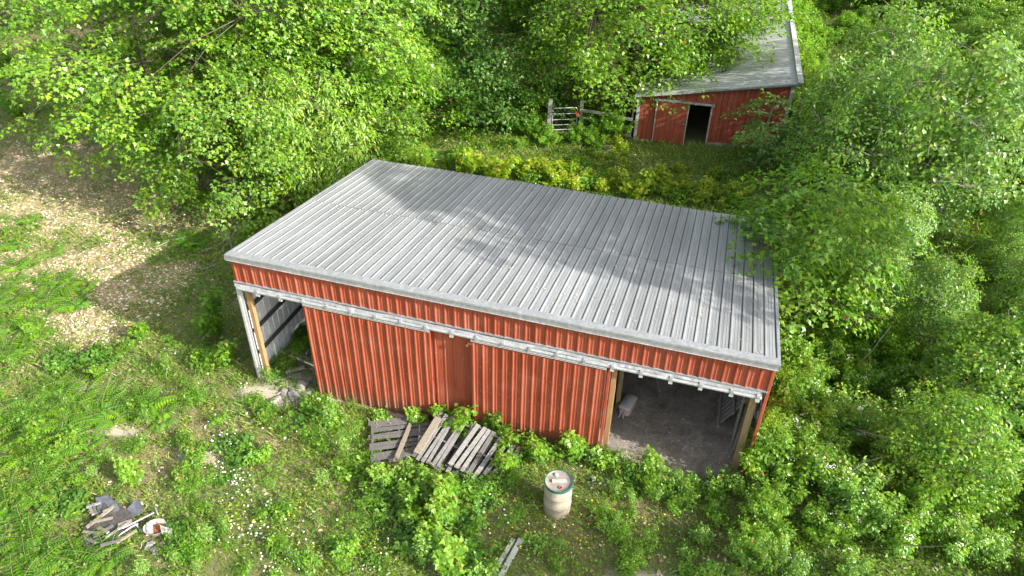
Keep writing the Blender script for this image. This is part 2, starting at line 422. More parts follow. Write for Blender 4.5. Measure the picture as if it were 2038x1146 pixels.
def tree_meshes(name, H, R, base, nspray, nleaf, shape='maple', size=.13, kind='maple', seed=1, droop=.35,
                spray_r=.55, trunk_r=.16, bark=None, top=1.0, flat=.25, squash=1.0, stems=1, shell=.55):
    """crown of leaf sprays hung on real limbs; returns (trunk mesh, crown mesh)"""
    rs = np.random.RandomState(seed); bark = bark or BARK
    # limbs
    mb = MB(); nodes = []
    cz = base+(H-base)*.5; rz = (H-base)*.5
    for st in range(stems):
        ang = rs.rand()*6.28; lean = (rs.rand()*.10+.02+(.18 if stems > 1 else 0))
        tp = [Vector((0, 0, -.15))]; nseg = 7
        for i in range(1, nseg+1):
            f = i/nseg; tp.append(Vector((math.cos(ang)*lean*H*f**1.3+rs.randn()*.05*H*.12, math.sin(ang)*lean*H*f**1.3+rs.randn()*.05*H*.12, H*.9*f)))
        mb.tube(tp, [trunk_r*(1-.85*i/nseg)+.01 for i in range(nseg+1)], 7)
        for i in range(2, nseg+1): nodes.append(np.array(tp[i]))
        nl = max(5, int(12/stems))
        for k in range(nl):
            f = base/H*.9+(1-base/H*.9)*(k+.3)/nl*.92; f = min(max(f, .08), .95)
            i = min(int(f*nseg), nseg-1); q = tp[i].lerp(tp[i+1], f*nseg-i)
            a = k*2.4+rs.rand()*.8
            hh = (q.z-cz)/rz; rr = R*math.sqrt(max(.12, 1-min(hh*hh, .9)))*.8
            e = Vector((q.x*.3+math.cos(a)*rr, q.y*.3+math.sin(a)*rr, q.z+rr*(.35-.25*droop)))
            mid = q.lerp(e, .5)+Vector((0, 0, rr*.10)); r0 = trunk_r*(1-.8*f)*.55+.008
            mb.tube([q, q.lerp(mid, .5), mid, e], [r0, r0*.8, r0*.55, r0*.2], 5)
            for g in (.35, .55, .75, .95): nodes.append(np.array(q.lerp(mid, g*2) if g < .5 else mid.lerp(e, g*2-1)))
    nodes = np.array(nodes)
    # spray centres
    c = rs.randn(nspray*2, 3); c = norm(c); rad = rs.rand(nspray*2)**(1/3.0); rad = shell+(1-shell)*rad*1.0 if False else np.clip(rad**.8+rs.randn(nspray*2)*.05, .15, 1.08)
    rad = np.where(rs.rand(nspray*2) < .13, rad*(1.12+.22*rs.rand(nspray*2)), rad)   # stray shoots break the outline
    c = c*rad[:, None]
    az = np.arctan2(c[:, 1], c[:, 0])
    lob = 1+.16*np.sin(az*3+seed)+.10*np.sin(az*5+seed*2.1+c[:, 2]*3)+.08*np.sin(c[:, 2]*7+az*2)
    c[:, 0] *= R*lob; c[:, 1] *= R*lob; zz = c[:, 2]
    c[:, 2] = cz+np.where(zz > 0, zz*rz*top, zz*rz)*squash
    # clumping: drop sprays inside noise voids
    keep = (vnoise(c[:, 0]+c[:, 2]*.7, c[:, 1]+c[:, 2]*.9, R*.33, seed)+.25*rs.rand(len(c))) > .40
    c = c[keep][:nspray]; c = c[c[:, 2] > .15]
    n = len(c)
    # twig from nearest node
    d2 = ((c[:, None, :]-nodes[None])**2).sum(2)+np.maximum(0, nodes[None, :, 2]-c[:, None, 2])**2*2
    nn = nodes[d2.argmin(1)]
    mid = (nn+c)*.5+np.array([0, 0, .12])*R*.3
    ln = np.linalg.norm(c-nn, axis=1)
    r0 = .005+ln*.004
    tw = [twig_arrays(nn, mid, r0, r0*.6), twig_arrays(mid, c, r0*.6, r0*.25)]
    # leaves
    m = max(4, int(nleaf/n)); out = norm(c*np.array([1, 1, .15])-np.array([0, 0, 0]))
    out[:, 2] = 0; out = norm(out+1e-6)
    sn = norm(np.stack([out[:, 0]*droop, out[:, 1]*droop, np.ones(n)], 1)+rs.randn(n, 3)*.12)
    e1 = norm(np.cross(sn, rs.randn(n, 3))); e2 = np.cross(sn, e1)
    rr = np.sqrt(rs.rand(n, m))*spray_r*(.6+.6*rs.rand(n, 1)); aa = rs.rand(n, m)*2*PI
    # leaf rows along sub-twigs: quantise the angle a little
    aa = np.round(aa/(2*PI)*7)/7*2*PI+rs.randn(n, m)*.22
    off = rr[..., None]*(np.cos(aa)[..., None]*e1[:, None]+np.sin(aa)[..., None]*e2[:, None])
    P = c[:, None]+off+sn[:, None]*(rs.randn(n, m, 1)*spray_r*flat*.35) - np.array([0, 0, 1.0])*(rr[..., None]**2)*droop*.5
    tips = c+ (e1*spray_r*.7)
    tw.append(twig_arrays(c-e1*spray_r*.6, tips, np.full(n, .005), np.full(n, .002)))
    tw.append(twig_arrays(c-e2*spray_r*.6, c+e2*spray_r*.6, np.full(n, .004), np.full(n, .002)))
    D = off/np.maximum(rr[..., None], .02)+rs.randn(n, m, 3)*.5; D[..., 2] -= droop*(.6 if shape != 'narrow' else 1.5)
    U = sn[:, None]+SUNV*.55+rs.randn(n, m, 3)*(.30 if shape != 'narrow' else .45)
    tint = np.clip(.5+.20*rs.randn(n, 1)+.27*rs.randn(n, m), 0, .975); tint[rs.rand(n, m) < .003] = 1.0
    sz = size*(.65+.6*rs.rand(n, m))
    V, Fc, T = leaf_arrays(P.reshape(-1, 3), D.reshape(-1, 3), U.reshape(-1, 3), sz.ravel(), shape, tint.ravel())
    tv, tf, _ = cat(tw)
    hv = np.array(mb.v); hf = []
    for f in mb.f:
        for i in range(1, len(f)-1): hf.append((f[0], f[i], f[i+1]))
    wv, wf, _ = cat([(hv, np.array(hf)), (tv, tf)])
    return npmesh('trunk', wv, wf, bark), npmesh('crown', V, Fc, LEAF[kind], T)

def plant_meshes(H, R, nstem, nleaf, size=.08, shape='oval', kind='weed', seed=1, blossom=0, stemm=None):
    """several stems rising from one root with leaves on side shoots"""
    rs = np.random.RandomState(seed); tw = []; P = []; D = []; U = []; TT = []
    for s in range(nstem):
        a = rs.rand()*6.28; rr = R*math.sqrt(rs.rand())*.95; h = H*(.5+.5*rs.rand())*(1-.35*(rr/R)**2)
        root = np.array([math.cos(a)*rr*.35, math.sin(a)*rr*.35, -.03]); tip = np.array([math.cos(a)*rr, math.sin(a)*rr, h])
        midp = (root+tip)/2+np.array([math.cos(a)*-.08, math.sin(a)*-.08, .10])*h
        tw.append(twig_arrays(root[None], midp[None], [.007+.006*H], [.005])); tw.append(twig_arrays(midp[None], tip[None], [.005], [.002]))
        nl = max(6, int(nleaf/nstem)); f = .25+.78*rs.rand(nl)**.8
        q = np.where((f < .5)[:, None], root+(midp-root)*(f[:, None]*2), midp+(tip-midp)*(f[:, None]*2-1))
        b = rs.rand(nl)*6.28; sr = (.06+.16*R*(1.15-f))*(.4+.9*rs.rand(nl))
        o = np.stack([np.cos(b)*sr, np.sin(b)*sr, rs.randn(nl)*.04*H+sr*.1], 1)
        P.append(q+o); d = np.stack([np.cos(b), np.sin(b), -.25+.3*rs.randn(nl)], 1)+rs.randn(nl, 3)*.25; D.append(d)
        U.append(np.stack([np.cos(b)*.30, np.sin(b)*.30, np.ones(nl)], 1)+SUNV*.5+rs.randn(nl, 3)*.30)
        TT.append(np.clip(.35+.3*f+.18*rs.randn(nl)+.08*rs.randn(), 0, .975))
    P = np.concatenate(P); D = np.concatenate(D); U = np.concatenate(U); TT = np.concatenate(TT)
    P[:, 2] = np.maximum(P[:, 2], .02); TT[rs.rand(len(TT)) < .01] = 1.0
    V, Fc, T = leaf_arrays(P, D, U, size*(.6+.7*rs.rand(len(P))), shape, TT)
    tv, tf, _ = cat(tw)
    out = [npmesh('stem', tv, tf, stemm or STEMG), npmesh('foliage', V, Fc, LEAF[kind], T)]
    if blossom:
        k = rs.randint(0, len(P), blossom); top = np.argsort(-P[:, 2])[:max(4, len(P)//3)]
        cen = P[rs.choice(top, max(2, blossom//9))]
        q = cen[rs.randint(0, len(cen), blossom)]+rs.randn(blossom, 3)*np.array([.05, .05, .02])+np.array([0, 0, .05])
        V, Fc, T = leaf_arrays(q, rs.randn(blossom, 3), np.array([[0, 0, 1.0]])+rs.randn(blossom, 3)*.3, np.full(blossom, .035), 'disc', np.ones(blossom))
        out.append(npmesh('blossom', V, Fc, PETALW))
    return out

def fern_meshes(nf, L, seed):
    rs = np.random.RandomState(seed); P = []; D = []; U = []; Z = []; T = []; tw = []
    for k in range(nf):
        a = k*2*PI/nf+rs.randn()*.25; l = L*(.7+.4*rs.rand()); dr = np.array([math.cos(a), math.sin(a), 0]); sd = np.array([-math.sin(a), math.cos(a), 0])
        prev = np.array([0, 0, 0.0]); tn = .5+.15*rs.randn()
        for i in range(1, 14):
            f = i/13; q = dr*l*f*.92+np.array([0, 0, .75*l*f*(1-.62*f)]); tw.append(twig_arrays(prev[None], q[None], [.004], [.003])); prev = q
            if i < 2: continue
            wl = l*.36*(1-f*.92)*(.55+.45*min(1, i/4))
            for sg in (-1, 1):
                for (ff, sc) in ((0, 1.0),):
                    P.append(q); D.append(sd*sg+dr*.45-np.array([0, 0, .15])); U.append(np.array([0, 0, 1.0])+dr*.3*f); Z.append(wl); T.append(tn+.1*rs.randn())
    V, Fc, T2 = leaf_arrays(np.array(P), np.array(D), np.array(U), np.array(Z), 'narrow', np.clip(np.array(T), 0, .99))
    tv, tf, _ = cat(tw)
    return [npmesh('stem', tv, tf, STEMG), npmesh('frond', V, Fc, LEAF['fern'], T2)]

def put(name, meshes, names, label, catg, loc, rz=0, sc=1.0, group=None, parts_mat=None):
    o = thing(name, label, catg, loc, rz, group)
    o.scale = (sc, sc, sc) if not isinstance(sc, tuple) else sc
    for me, nm in zip(meshes, names):
        c_ = link(nm, me, o)
        if nm in ('crown', 'foliage', 'frond', 'blossom', 'stem'): c_['kind'] = 'stuff'
    return o

def rx(o, ax=0, ay=0):
    o.rotation_euler = (ax, ay, o.rotation_euler[2]); return o

# ================================================================== GROUND
def zones(x, y):
    x = np.asarray(x, float); y = np.asarray(y, float)
    n1 = fbm(x, y, 2.2, 1); n2 = fbm(x, y, .8, 5); n3 = fbm(x, y, 5.5, 9)
    # leaf litter spreads left of the barn and under the maples
    lit = np.exp(-(((x+8.6)/4.4)**2+((y-2.6)/2.4)**2)**1.2)*.85
    lit = np.maximum(lit, np.exp(-(((x+12)/8)**2+((y-8.5)/5)**2)**1.4)*.95)
    lit = np.maximum(lit, np.exp(-(((x+5.6)/1.5)**2+((y-.6)/1.0)**2))*.7)*np.clip(1.2-np.exp(-(((x+2.6)/2.2)**2+((y-2.4)/2.6)**2))*1.3, 0, 1)
    lit = np.maximum(lit, np.exp(-(((x-3)/7)**2+((y-25)/5)**2)**1.5)*.9)
    lit = np.clip((lit+(n2-.5)*1.5+(n1-.5)*1.3)-.14, 0, 1)*np.clip(lit*2.2, 0, 1)
    sand = np.zeros_like(x)
    for sx, sy, rx_, ry_ in ((-4.3, -1.65, .75, .32), (.15, -2.75, .55, .22), (.6, -.6, .9, .35), (9.9, -.1, .8, .28), (4.2, -.4, .7, .25), (10.6, -3.3, 1.0, .4), (7.0, -3.8, .6, .3), (-2.2, -2.6, .5, .2), (-4.7, 14.0, .6, .5), (6.0, 16.5, .8, .5)):
        sand = np.maximum(sand, np.clip(1.35-(((x-sx)/rx_)**2+((y-sy)/ry_)**2)-(n2-.5)*1.4, 0, 1))
    inb = ((x > .03) & (x < 12.17) & (y > -.15-.25*np.sin(x*1.2)) & (y < 7.35)).astype(float)
    sand = sand*(1-inb*(x > 1.9))
    return lit*(1-inb), sand, inb, n1, n2, n3

def axis(lo, hi, step, far):
    a = list(np.arange(lo, hi+1e-6, step)); s = step; q = a[-1]
    while q < far: s *= 1.35; q += s; a.append(q)
    s = step; q = a[0]
    while q > -far: s *= 1.35; q -= s; a.insert(0, q)
    return np.array(a)
gx = axis(-16, 19, .13, 500); gy = axis(-7.5, 24, .13, 500)
GX, GY = np.meshgrid(gx, gy)
GZ = tz(GX.ravel()).reshape(GX.shape)
lit, sand, inb, n1, n2, n3 = zones(GX, GY)
GZ = GZ+((n1-.5)*.10+(n2-.5)*.05)*(1-inb*.7)-.01
nx, ny = len(gx), len(gy)
idx = np.arange(nx*ny).reshape(ny, nx)
Q = np.stack([idx[:-1, :-1], idx[:-1, 1:], idx[1:, 1:], idx[1:, :-1]], -1).reshape(-1, 4)
me = bpy.data.meshes.new('ground'); me.vertices.add(nx*ny)
me.vertices.foreach_set('co', np.stack([GX, GY, GZ], -1).astype(np.float32).ravel())
me.loops.add(Q.size); me.loops.foreach_set('vertex_index', Q.astype(np.int32).ravel())
me.polygons.add(len(Q)); me.polygons.foreach_set('loop_start', np.arange(0, Q.size, 4, dtype=np.int32))
for nm, ar in (('litter', lit), ('sand', sand), ('floor', inb), ('green', np.clip((n1-.35)*2.2, 0, 1)*(1-inb))):
    a_ = me.attributes.new(nm, 'FLOAT', 'POINT'); a_.data.foreach_set('value', ar.astype(np.float32).ravel())
me.polygons.foreach_set('use_smooth', [True]*len(Q)); me.materials.append(SOIL); me.update(calc_edges=True)
tag(link('ground', me), 'rough ground of soil, dead leaves and sandy bare patches', None, None, 'structure')

# ================================================================== BARN
W = 12.19; D = 7.37; HF = 3.49; SL = .1303
B0 = (0.0, 0.0, -.35)
barn = thing('barn', 'open fronted red metal pole barn with grey ribbed roof in the middle of the clearing', 'barn', B0)
def bp(mb, name, m, parent=None): return mb.build(name, m, parent or barn, B0)

def rib_profile(x0, x1, per=.2286, h=.022, ph=0.0, minor=True):
    """cross-section of ribbed sheet: trapezoid major ribs and two low minor ribs"""
    pts = [(0.0, 0.0)]; k0 = int(math.floor((x0-ph)/per))-1
    out = []
    for k in range(k0, int((x1-ph)/per)+2):
        b = ph+k*per
        seq = [(b-.024, 0), (b-.013, h), (b+.013, h), (b+.024, 0)]
        if minor: seq += [(b+.075, 0), (b+.082, h*.25), (b+.090, 0), (b+.136, 0), (b+.143, h*.25), (b+.151, 0)]
        out += seq
    out = [q for q in out if x0 < q[0] < x1]
    def hh(x):
        b = ph+round((x-ph)/per)*per; d = abs(x-b)
        return h if d < .013 else (h*(.024-d)/.011 if d < .024 else 0)
    return [(x0, hh(x0))]+out+[(x1, hh(x1))]

rnd = random.Random(5)
# roof sheets, two rows of fourteen
for row, (ya, yb, dz) in enumerate(((-.085, 3.60, .022), (3.44, 7.50, 0.0))):
    x = -.03; i = 0
    while x < W+.02:
        x1 = min(x+.9144, W+.03); pr = rib_profile(x, x1+.0, h=.013, ph=.10); mb = MB()
        j = rnd.uniform(0, .003); ey = yb+rnd.uniform(-.03, .03)
        n = 5; prev = None
        for s in range(n+1):
            y = ya+(ey-ya)*s/n; zb = HF-SL*y+dz+j+.006*math.sin(s*1.7+i*2.1)
            L = [(px_, y, zb+ph_+.002*(k/len(pr))) for k, (px_, ph_) in enumerate(pr)]
            if prev: mb.strip(prev, L)
            prev = L
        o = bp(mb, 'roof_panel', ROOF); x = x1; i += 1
# purlins under the roof
for k in range(7):
    y = .25+k*1.15; z = HF-SL*y-.075
    bp(MB().box(.05, W-.05, y-.02, y+.02, z-.07, z+.065), 'purlin', DARKWOOD)
# eave trim, rake trims
mb = MB(); zt = HF+.05
mb.add([(-.06, -.125, zt+.012), (W+.06, -.125, zt+.012), (W+.06, .11, zt-.010), (-.06, .11, zt-.010), (-.06, .11, zt-.016), (W+.06, .11, zt-.016)], [(0, 1, 2, 3), (3, 2, 5, 4)])
bp(mb, 'eave_cap', TRIM)
mb = MB(); A = []
prof = [(-.125, zt+.011), (-.128, zt-.035), (-.116, zt-.042), (-.120, zt-.125), (-.135, zt-.135), (-.05, zt-.137)]
mb.strip([(-.055, y, z) for y, z in prof], [(W+.055, y, z) for y, z in prof]); bp(mb, 'eave_trim', TRIM)
for sx in (-1, 1):
    xo = -.045 if sx < 0 else W+.045
    mb = MB()
    a = Vector((xo, -.12, HF-SL*-.12+.035)); b = Vector((xo, 7.52, HF-SL*7.52+.035))
    mb.bar(a, b, .055, .010); mb.bar(a+Vector((sx*.028, 0, -.06)), b+Vector((sx*.028, 0, -.06)), .008, .12)
    bp(mb, 'rake_trim', TRIM)
mb = MB().box(-.05, W+.05, 7.44, 7.465, HF-SL*7.5-.14, HF-SL*7.5-.055); bp(mb, 'rear_eave_trim', TRIM)

def wall_sheet(x0, x1, z0, z1, y, h=.022, ph=.06, m=RED, nm='wall_panel', parent=None, minor=True, inner=None, bend=.0):
    pr = rib_profile(x0, x1, h=h, ph=ph, minor=minor); mb = MB(); n = 4 if z1-z0 > 1 else 1; prev = None
    for s in range(n+1):
        z = z0+(z1-z0)*s/n; yy = y+bend*math.sin(s*2.3+x0*3)
        L = [(px_, yy-ph_, z) for px_, ph_ in pr]
        if prev: mb.strip(prev, L)
        prev = L
    mb.box(x0+.002, x1-.002, y+.004, y+.008, z0, z1)
    return bp(mb, nm, m, parent)
# fascia above the openings: fourteen red sheets
x = 0.0
while x < W-.01:
    x1 = min(x+.9144, W); wall_sheet(x+.002, x1-.002, 2.79, 3.43, -.035+rnd.uniform(-.003, .003), .026, .08, nm='fascia_panel'); x = x1
bp(MB().box(W-.035, W+.016, -.062, .03, .25, 3.43), 'corner_trim', RED)
# header: flashing, board, rumpled strip, track
bp(MB().box(-.02, W+.0, -.075, .02, 2.755, 2.787), 'header_flashing', TRIM)
bp(MB().box(.0, W-.1, -.052, .03, 2.60, 2.753), 'header_board', GREYW)
mb = MB(); A = []; Bq = []
nx_ = 160
for i in range(nx_+1):
    xx = .02+(W-.16)*i/nx_; wob = .018*(fbm(xx, 0, .35, 3)-.5)*2; dam = max(0, fbm(xx, 9, 1.1, 8)-.42)*.35
    A.append((xx, -.079-abs(wob)*.6-dam*.2, 2.752+wob*.3)); Bq.append((xx, -.10-abs(wob)*2-dam*.6, 2.700+wob-dam*.15))
mb.strip(A, Bq); mb.strip([(p_[0], p_[1]+.004, p_[2]) for p_ in Bq], [(p_[0], -.085, p_[2]-.03) for p_ in Bq]); bp(mb, 'bent_flashing', TRIM)
mb = MB(); n8 = 8
for (xa, xb) in ((.10, 4.05), (4.06, 8.1), (8.11, W-.10)):
    mb = MB(); ring = []
    for k in range(9):
        a = PI*1.25-k/8*1.5*PI*1.0; ring.append((-.145+.034*math.cos(a), 2.655+.040*math.sin(a)))
    mb.strip([(xa, y, z) for y, z in ring], [(xb, y, z) for y, z in ring]); mb.box(xa, xb, -.108, -.09, 2.62, 2.70)
    bp(mb, 'door_track', STEEL)
bk = MB(); 
for xx in (.65, 1.25, 1.86, 2.47, 3.08, 3.69, 4.3, 4.91, 5.51, 6.1, 6.7, 7.3, 7.9, 8.5, 9.09, 9.69, 10.3, 10.9, 11.51, 12.02):
    vis = (xx < 1.8) or (5.1 < xx < 5.9) or xx > 9.0
    mb = MB().box(xx-.03, xx+.03, -.186, -.05, 2.700, 2.712); mb.box(xx-.03, xx+.03, -.190, -.184, 2.64, 2.712)
    o = bp(mb, 'track_bracket', STEEL)
    if vis: bp(MB().box(xx-.042, xx+.042, -.165, -.115, 2.545, 2.606), 'roller_block', WHITE)
# fixed middle wall
x = 4.72
for x1 in (5.33, 5.94, 6.25):
    wall_sheet(x+.002, x1-.002, -.30, 2.60, -.012, .012, .02, nm='wall_panel', bend=.003); x = x1
# sliding doors
def door(x0, x1, z0, label):
    d = MB().box(x0, x1, -.150, -.118, 2.545, 2.600).build('sliding_door', WHITE, barn, B0); d['label'] = label
    xs = np.linspace(x0+.004, x1-.004, 5)
    for i in range(4):
        pr = rib_profile(xs[i], xs[i+1], h=.026, ph=x0+.05); mb = MB(); prev = None
        for s in range(7):
            z = z0+(2.545-z0)*s/6; yy = -.158+.006*math.sin(s*1.3+i*2)+(.012*rnd.random() if s == 0 else 0)
            L = [(a, yy-b, z-(.02*rnd.random() if s == 0 else 0)) for a, b in pr]
            if prev: mb.strip(prev, L)
            prev = L
        mb.build('door_panel', RED, d, B0)
    for z in (z0+.06, 1.1): MB().box(x0, x1, -.148, -.118, z, z+.09).build('door_rail', GREYW2, d, B0)
    for xx in (x0, x1-.03): MB().box(xx, xx+.03, -.168, -.116, z0, 2.56).build('door_edge', RED, d, B0)
    mb = MB().box(x0, x1, -.190, -.112, 2.598, 2.606); mb.box(x0, x1, -.190, -.184, 2.575, 2.606); mb.build('top_flange', WHITE, d, B0)
    return d
door(1.84, 5.00, -.27, 'left red sliding door of ribbed metal')
d2 = door(5.97, 8.98, -.06, 'right red sliding door of ribbed metal, scuffed along its lower left')
mb = MB().box(5.86, 5.99, -.185, -.170, 2.47, 2.50); mb.box(5.86, 5.90, -.185, -.16, 2.40, 2.50); mb.build('latch', RUST, d2, B0)
for q in range(5): MB().box(6.05+q*.09, 6.11+q*.09, -.196, -.186, .05+.04*math.sin(q*2), .10+.04*math.sin(q*2)).build('dent', RUST, d2, B0)
# short red return wall beside the right-hand bay
for (a, b) in ((9.0, 9.06),): bp(MB().box(a, b, -.10, -.02, -.1, 2.60), 'jamb_panel', RED)
# posts
def post(x, y, wx, m, z0=None, z1=None, nm='post', lean=0):
    z0 = float(tz(x))-.15 if z0 is None else z0; z1 = HF-SL*y-.12 if z1 is None else z1
    mb = MB(); a = Vector((x+lean, y, z0)); b = Vector((x, y, z1)); mb.bar(a, b, wx, wx, (0, 1, 0)); return bp(mb, nm, m)
post(.21, .07, .11, POSTW, z1=2.6); post(9.13, .06, .105, POSTW, z1=2.6); post(9.16, 1.5, .10, OLDPOST, z1=3.1)
post(11.98, .10, .14, OLDPOST, z1=2.95); post(12.06, 1.2, .10, OLDPOST); post(12.08, 2.3, .12, OLDPOST)
for (x, y) in ((.12, 3.7), (.12, 7.2), (4.0, 7.2), (8.1, 7.2), (12.07, 3.9), (12.07, 7.2), (5.0, .10), (9.16, 3.7), (4.9, 3.7)): post(x, y, .13, DARKWOOD)
# white corner trim on the left post: two leaves
mb = MB().box(-.03, .045, -.06, -.045, -.42, 2.62); mb.box(.045, .12, -.045, -.03, -.42, 2.62); bp(mb, 'corner_trim', WHITE)
bp(MB().box(-.035, -.02, -.06, .10, -.42, 2.78), 'corner_trim', TRIM)
# side walls and back wall of ribbed sheets with a pale inner face
def side_panels(xw, out):
    y = .03
    while y < D-.05:
        y1 = min(y+.9144, D); pr = rib_profile(y, y1, h=.02, ph=.1, minor=False); zb = float(tz(xw))-.08
        A = [(xw+out*.02+out*b, a, zb) for a, b in pr]; Bt = [(xw+out*.02+out*b, a, HF-SL*a-.03) for a, b in pr]
        mb = MB().strip(A, Bt, 0); mb.strip([(p_[0]-out*.004, p_[1], p_[2]) for p_ in Bt], [(p_[0]-out*.004, p_[1], p_[2]) for p_ in A], 1)
        bp(mb, 'wall_panel', [RED, INNER]); y = y1
side_panels(-.01, -1); side_panels(W+.01, 1)
x = 0
while x < W-.01:
    x1 = min(x+.9144, W); pr = rib_profile(x, x1, h=.02, ph=.1, minor=False)
    zb = float(tz(x))-.1; zt_ = HF-SL*D-.03
    A = [(a, D+.02+b, zb) for a, b in pr]; Bt = [(a, D+.02+b, zt_) for a, b in pr]
    mb = MB().strip(A, Bt, 0); mb.strip([(p_[0], p_[1]-.004, p_[2]) for p_ in Bt], [(p_[0], p_[1]-.004, p_[2]) for p_ in A], 1)
    bp(mb, 'wall_panel', [RED, INNER]); x = x1
for z in (.42, 1.12, 1.82, 2.5):
    bp(MB().box(.02, .065, .14, 3.6, z-.045, z+.05), 'girt', DARKWOOD)
    bp(MB().box(.02, .065, 3.8, 7.1, z-.045, z+.05), 'girt', DARKWOOD)
    bp(MB().box(W-.07, W-.025, .17, 3.8, z+.2, z+.31), 'girt', GREYW2)
    if z < 2.4: bp(MB().box(.2, W-.2, D-.06, D-.015, z, z+.09), 'girt', DARKWOOD)
bp(MB().box(11.85, 11.90, .75, .83, .2, 2.9), 'stud', GREYW)
bp(MB().bar((11.9, .55, .25), (12.08, .60, 2.8), .09, .04, (1, 0, 0)), 'stud', GREYW)

# ------------------------------------------------------------------ things inside the barn
sp = at(1248, 815)
t = thing('wrapped_bundle', 'pinkish grey plastic wrapped bundle on the dirt floor beside the second post', 'bundle', (sp.x, sp.y+.05, float(tz(sp.x))), math.radians(-14))
def rbox(mb, x0, x1, y0, y1, z0, z1, c=.04, mi=0):
    # box with chamfered vertical and top edges
    o = [(x0+c, y0), (x1-c, y0), (x1, y0+c), (x1, y1-c), (x1-c, y1), (x0+c, y1), (x0, y1-c), (x0, y0+c)]
    cx_, cy_ = (x0+x1)/2, (y0+y1)/2
    r1 = [(a, b, z0) for a, b in o]; r2 = [(a, b, z1-c) for a, b in o]; r3 = [(cx_+(a-cx_)*.86, cy_+(b-cy_)*.88, z1) for a, b in o]
    n = 8; fs = []
    for q in range(2): fs += [(q*n+k, q*n+(k+1) % n, (q+1)*n+(k+1) % n, (q+1)*n+k) for k in range(n)]
    fs.append(tuple(range(2*n, 3*n))); fs.append(tuple(range(n))[::-1]); mb.add(r1+r2+r3, fs, mi)
mb = MB(); rbox(mb, -.14, .14, -.27, .27, 0, .22); o = mb.build('bundle_body', PINKP, t); smooth(o, 50)
mb = MB(); rbox(mb, -.15, .15, -.285, .26, .20, .26, .03); o = mb.build('bundle_cover', GREYP, t); smooth(o, 50)
mb = MB(); mb.tube([(-.05, -.28, .16), (-.04, -.36, .08), (-.05, -.42, .02)], .012, 5); mb.tube([(.05, -.28, .16), (.04, -.37, .08), (.06, -.40, .02)], .012, 5); mb.build('tie', GREYP, t)
a = at(1304, 742, .02); b = at(1313, 778, .02)
mb = MB().bar((0, 0, .03), (b.x-a.x, b.y-a.y, .03), .045, .03); o = mb.build('loose_stick', WHITE); o.location = (a.x, a.y, float(tz(a.x)))
tag(o, 'thin pale stick lying on the dirt floor of the right bay', 'stick')
# slatted rack leaning on the right wall
t = thing('slatted_rack', 'grey slatted rack leaning against the right inner wall of the barn', 'rack', (11.52, 1.25, .30))
T = Matrix.Rotation(math.radians(27), 4, 'Y')
for k in range(11):
    yy = k*.155
    mb = MB(); mb.box(-.012, .012, yy, yy+.085, -.02+.05*math.sin(k*3), 1.28+.06*math.sin(k*2), T=T); mb.build('slat', GREYW if k % 3 else FENCEW, t)
for k, z in enumerate((.06, .62, 1.12)):
    mb = MB(); mb.box(-.045, -.014, -.10, 1.76, z, z+.09, T=T); mb.build('stringer', FENCEW, t)
for (px_, py_, r, nm_) in ((1362, 892, .0, 0),):
    q = at(px_, py_); mb = MB()
    for k in range(4): mb.box(k*.05-.1, k*.05-.07, -.03, .03, .005, .02)
    o = mb.build('label_scrap', PORC); o.location = (q.x, q.y, float(tz(q.x))+.01); o.rotation_euler = (0, 0, 1.2)
    tag(o, 'small scrap with white stripes on the dirt floor of the right bay', 'scrap')

# ================================================================== SHED BEHIND
s0 = at(1260, 278); s1 = at(1553, 293)
SZ = float(tz(s0.x)); ang = math.atan2(s1.y-s0.y, s1.x-s0.x); SW = math.hypot(s1.x-s0.x, s1.y-s0.y); SD = 13.6
shed = thing('shed', 'red sided shed with a streaked grey lean-to roof half hidden by the maple', 'shed', (s0.x, s0.y, SZ), ang)
def z_on_plane(px_, py_, y_):
    d = ray(px_, py_); return CAM[2]+d[2]*(y_-CAM[1])/d[1]
HL = z_on_plane(1271, 188, s0.y)-SZ; HR = z_on_plane(1583, 166, s1.y)-SZ; zg = float(tz(s1.x))-SZ
def sp_(mb, name, m, parent=None): return mb.build(name, m, parent or shed)
def ztop(x): return HL+(HR-HL)*x/SW
# siding boards: each vertical board a part
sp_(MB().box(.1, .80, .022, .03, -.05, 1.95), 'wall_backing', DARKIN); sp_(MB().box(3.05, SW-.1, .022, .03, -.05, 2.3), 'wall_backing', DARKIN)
x = .13; dl, dr_, opr = .80, 2.12, 3.0
while x < SW-.14:
    x1 = min(x+.203, SW-.13); base = zg*x/SW+.05
    if dl-.05 < x < opr-.05 and x1 > dl:      # above the doorway
        if ztop(x)-1.93 > .06: sp_(MB().add([(x+.007, -.02, 1.93), (x1-.007, -.02, 1.93), (x1-.007, -.02, ztop(x1)), (x+.007, -.02, ztop(x)), (x+.007, .02, 1.93), (x1-.007, .02, 1.93), (x1-.007, .02, ztop(x1)), (x+.007, .02, ztop(x))],
            [(0, 1, 2, 3), (7, 6, 5, 4), (0, 3, 7, 4), (1, 5, 6, 2), (0, 4, 5, 1)]), 'siding_board', REDW)
    else:
        yb = -.02+rnd.uniform(-.004, .004)
        sp_(MB().add([(x+.007, yb, base), (x1-.007, yb, base), (x1-.007, yb, ztop(x1)), (x+.007, yb, ztop(x)), (x+.007, .02, base), (x1-.007, .02, base), (x1-.007, .02, ztop(x1)), (x+.007, .02, ztop(x))],
            [(0, 1, 2, 3), (7, 6, 5, 4), (0, 3, 7, 4), (1, 5, 6, 2), (0, 4, 5, 1)]), 'siding_board', REDW)
    x = x1
sp_(MB().box(0, .13, -.035, .02, -.1, HL+.03), 'corner_board', WHITE); sp_(MB().box(SW-.13, SW, -.035, .02, zg-.1, HR-.02), 'corner_board', WHITE)
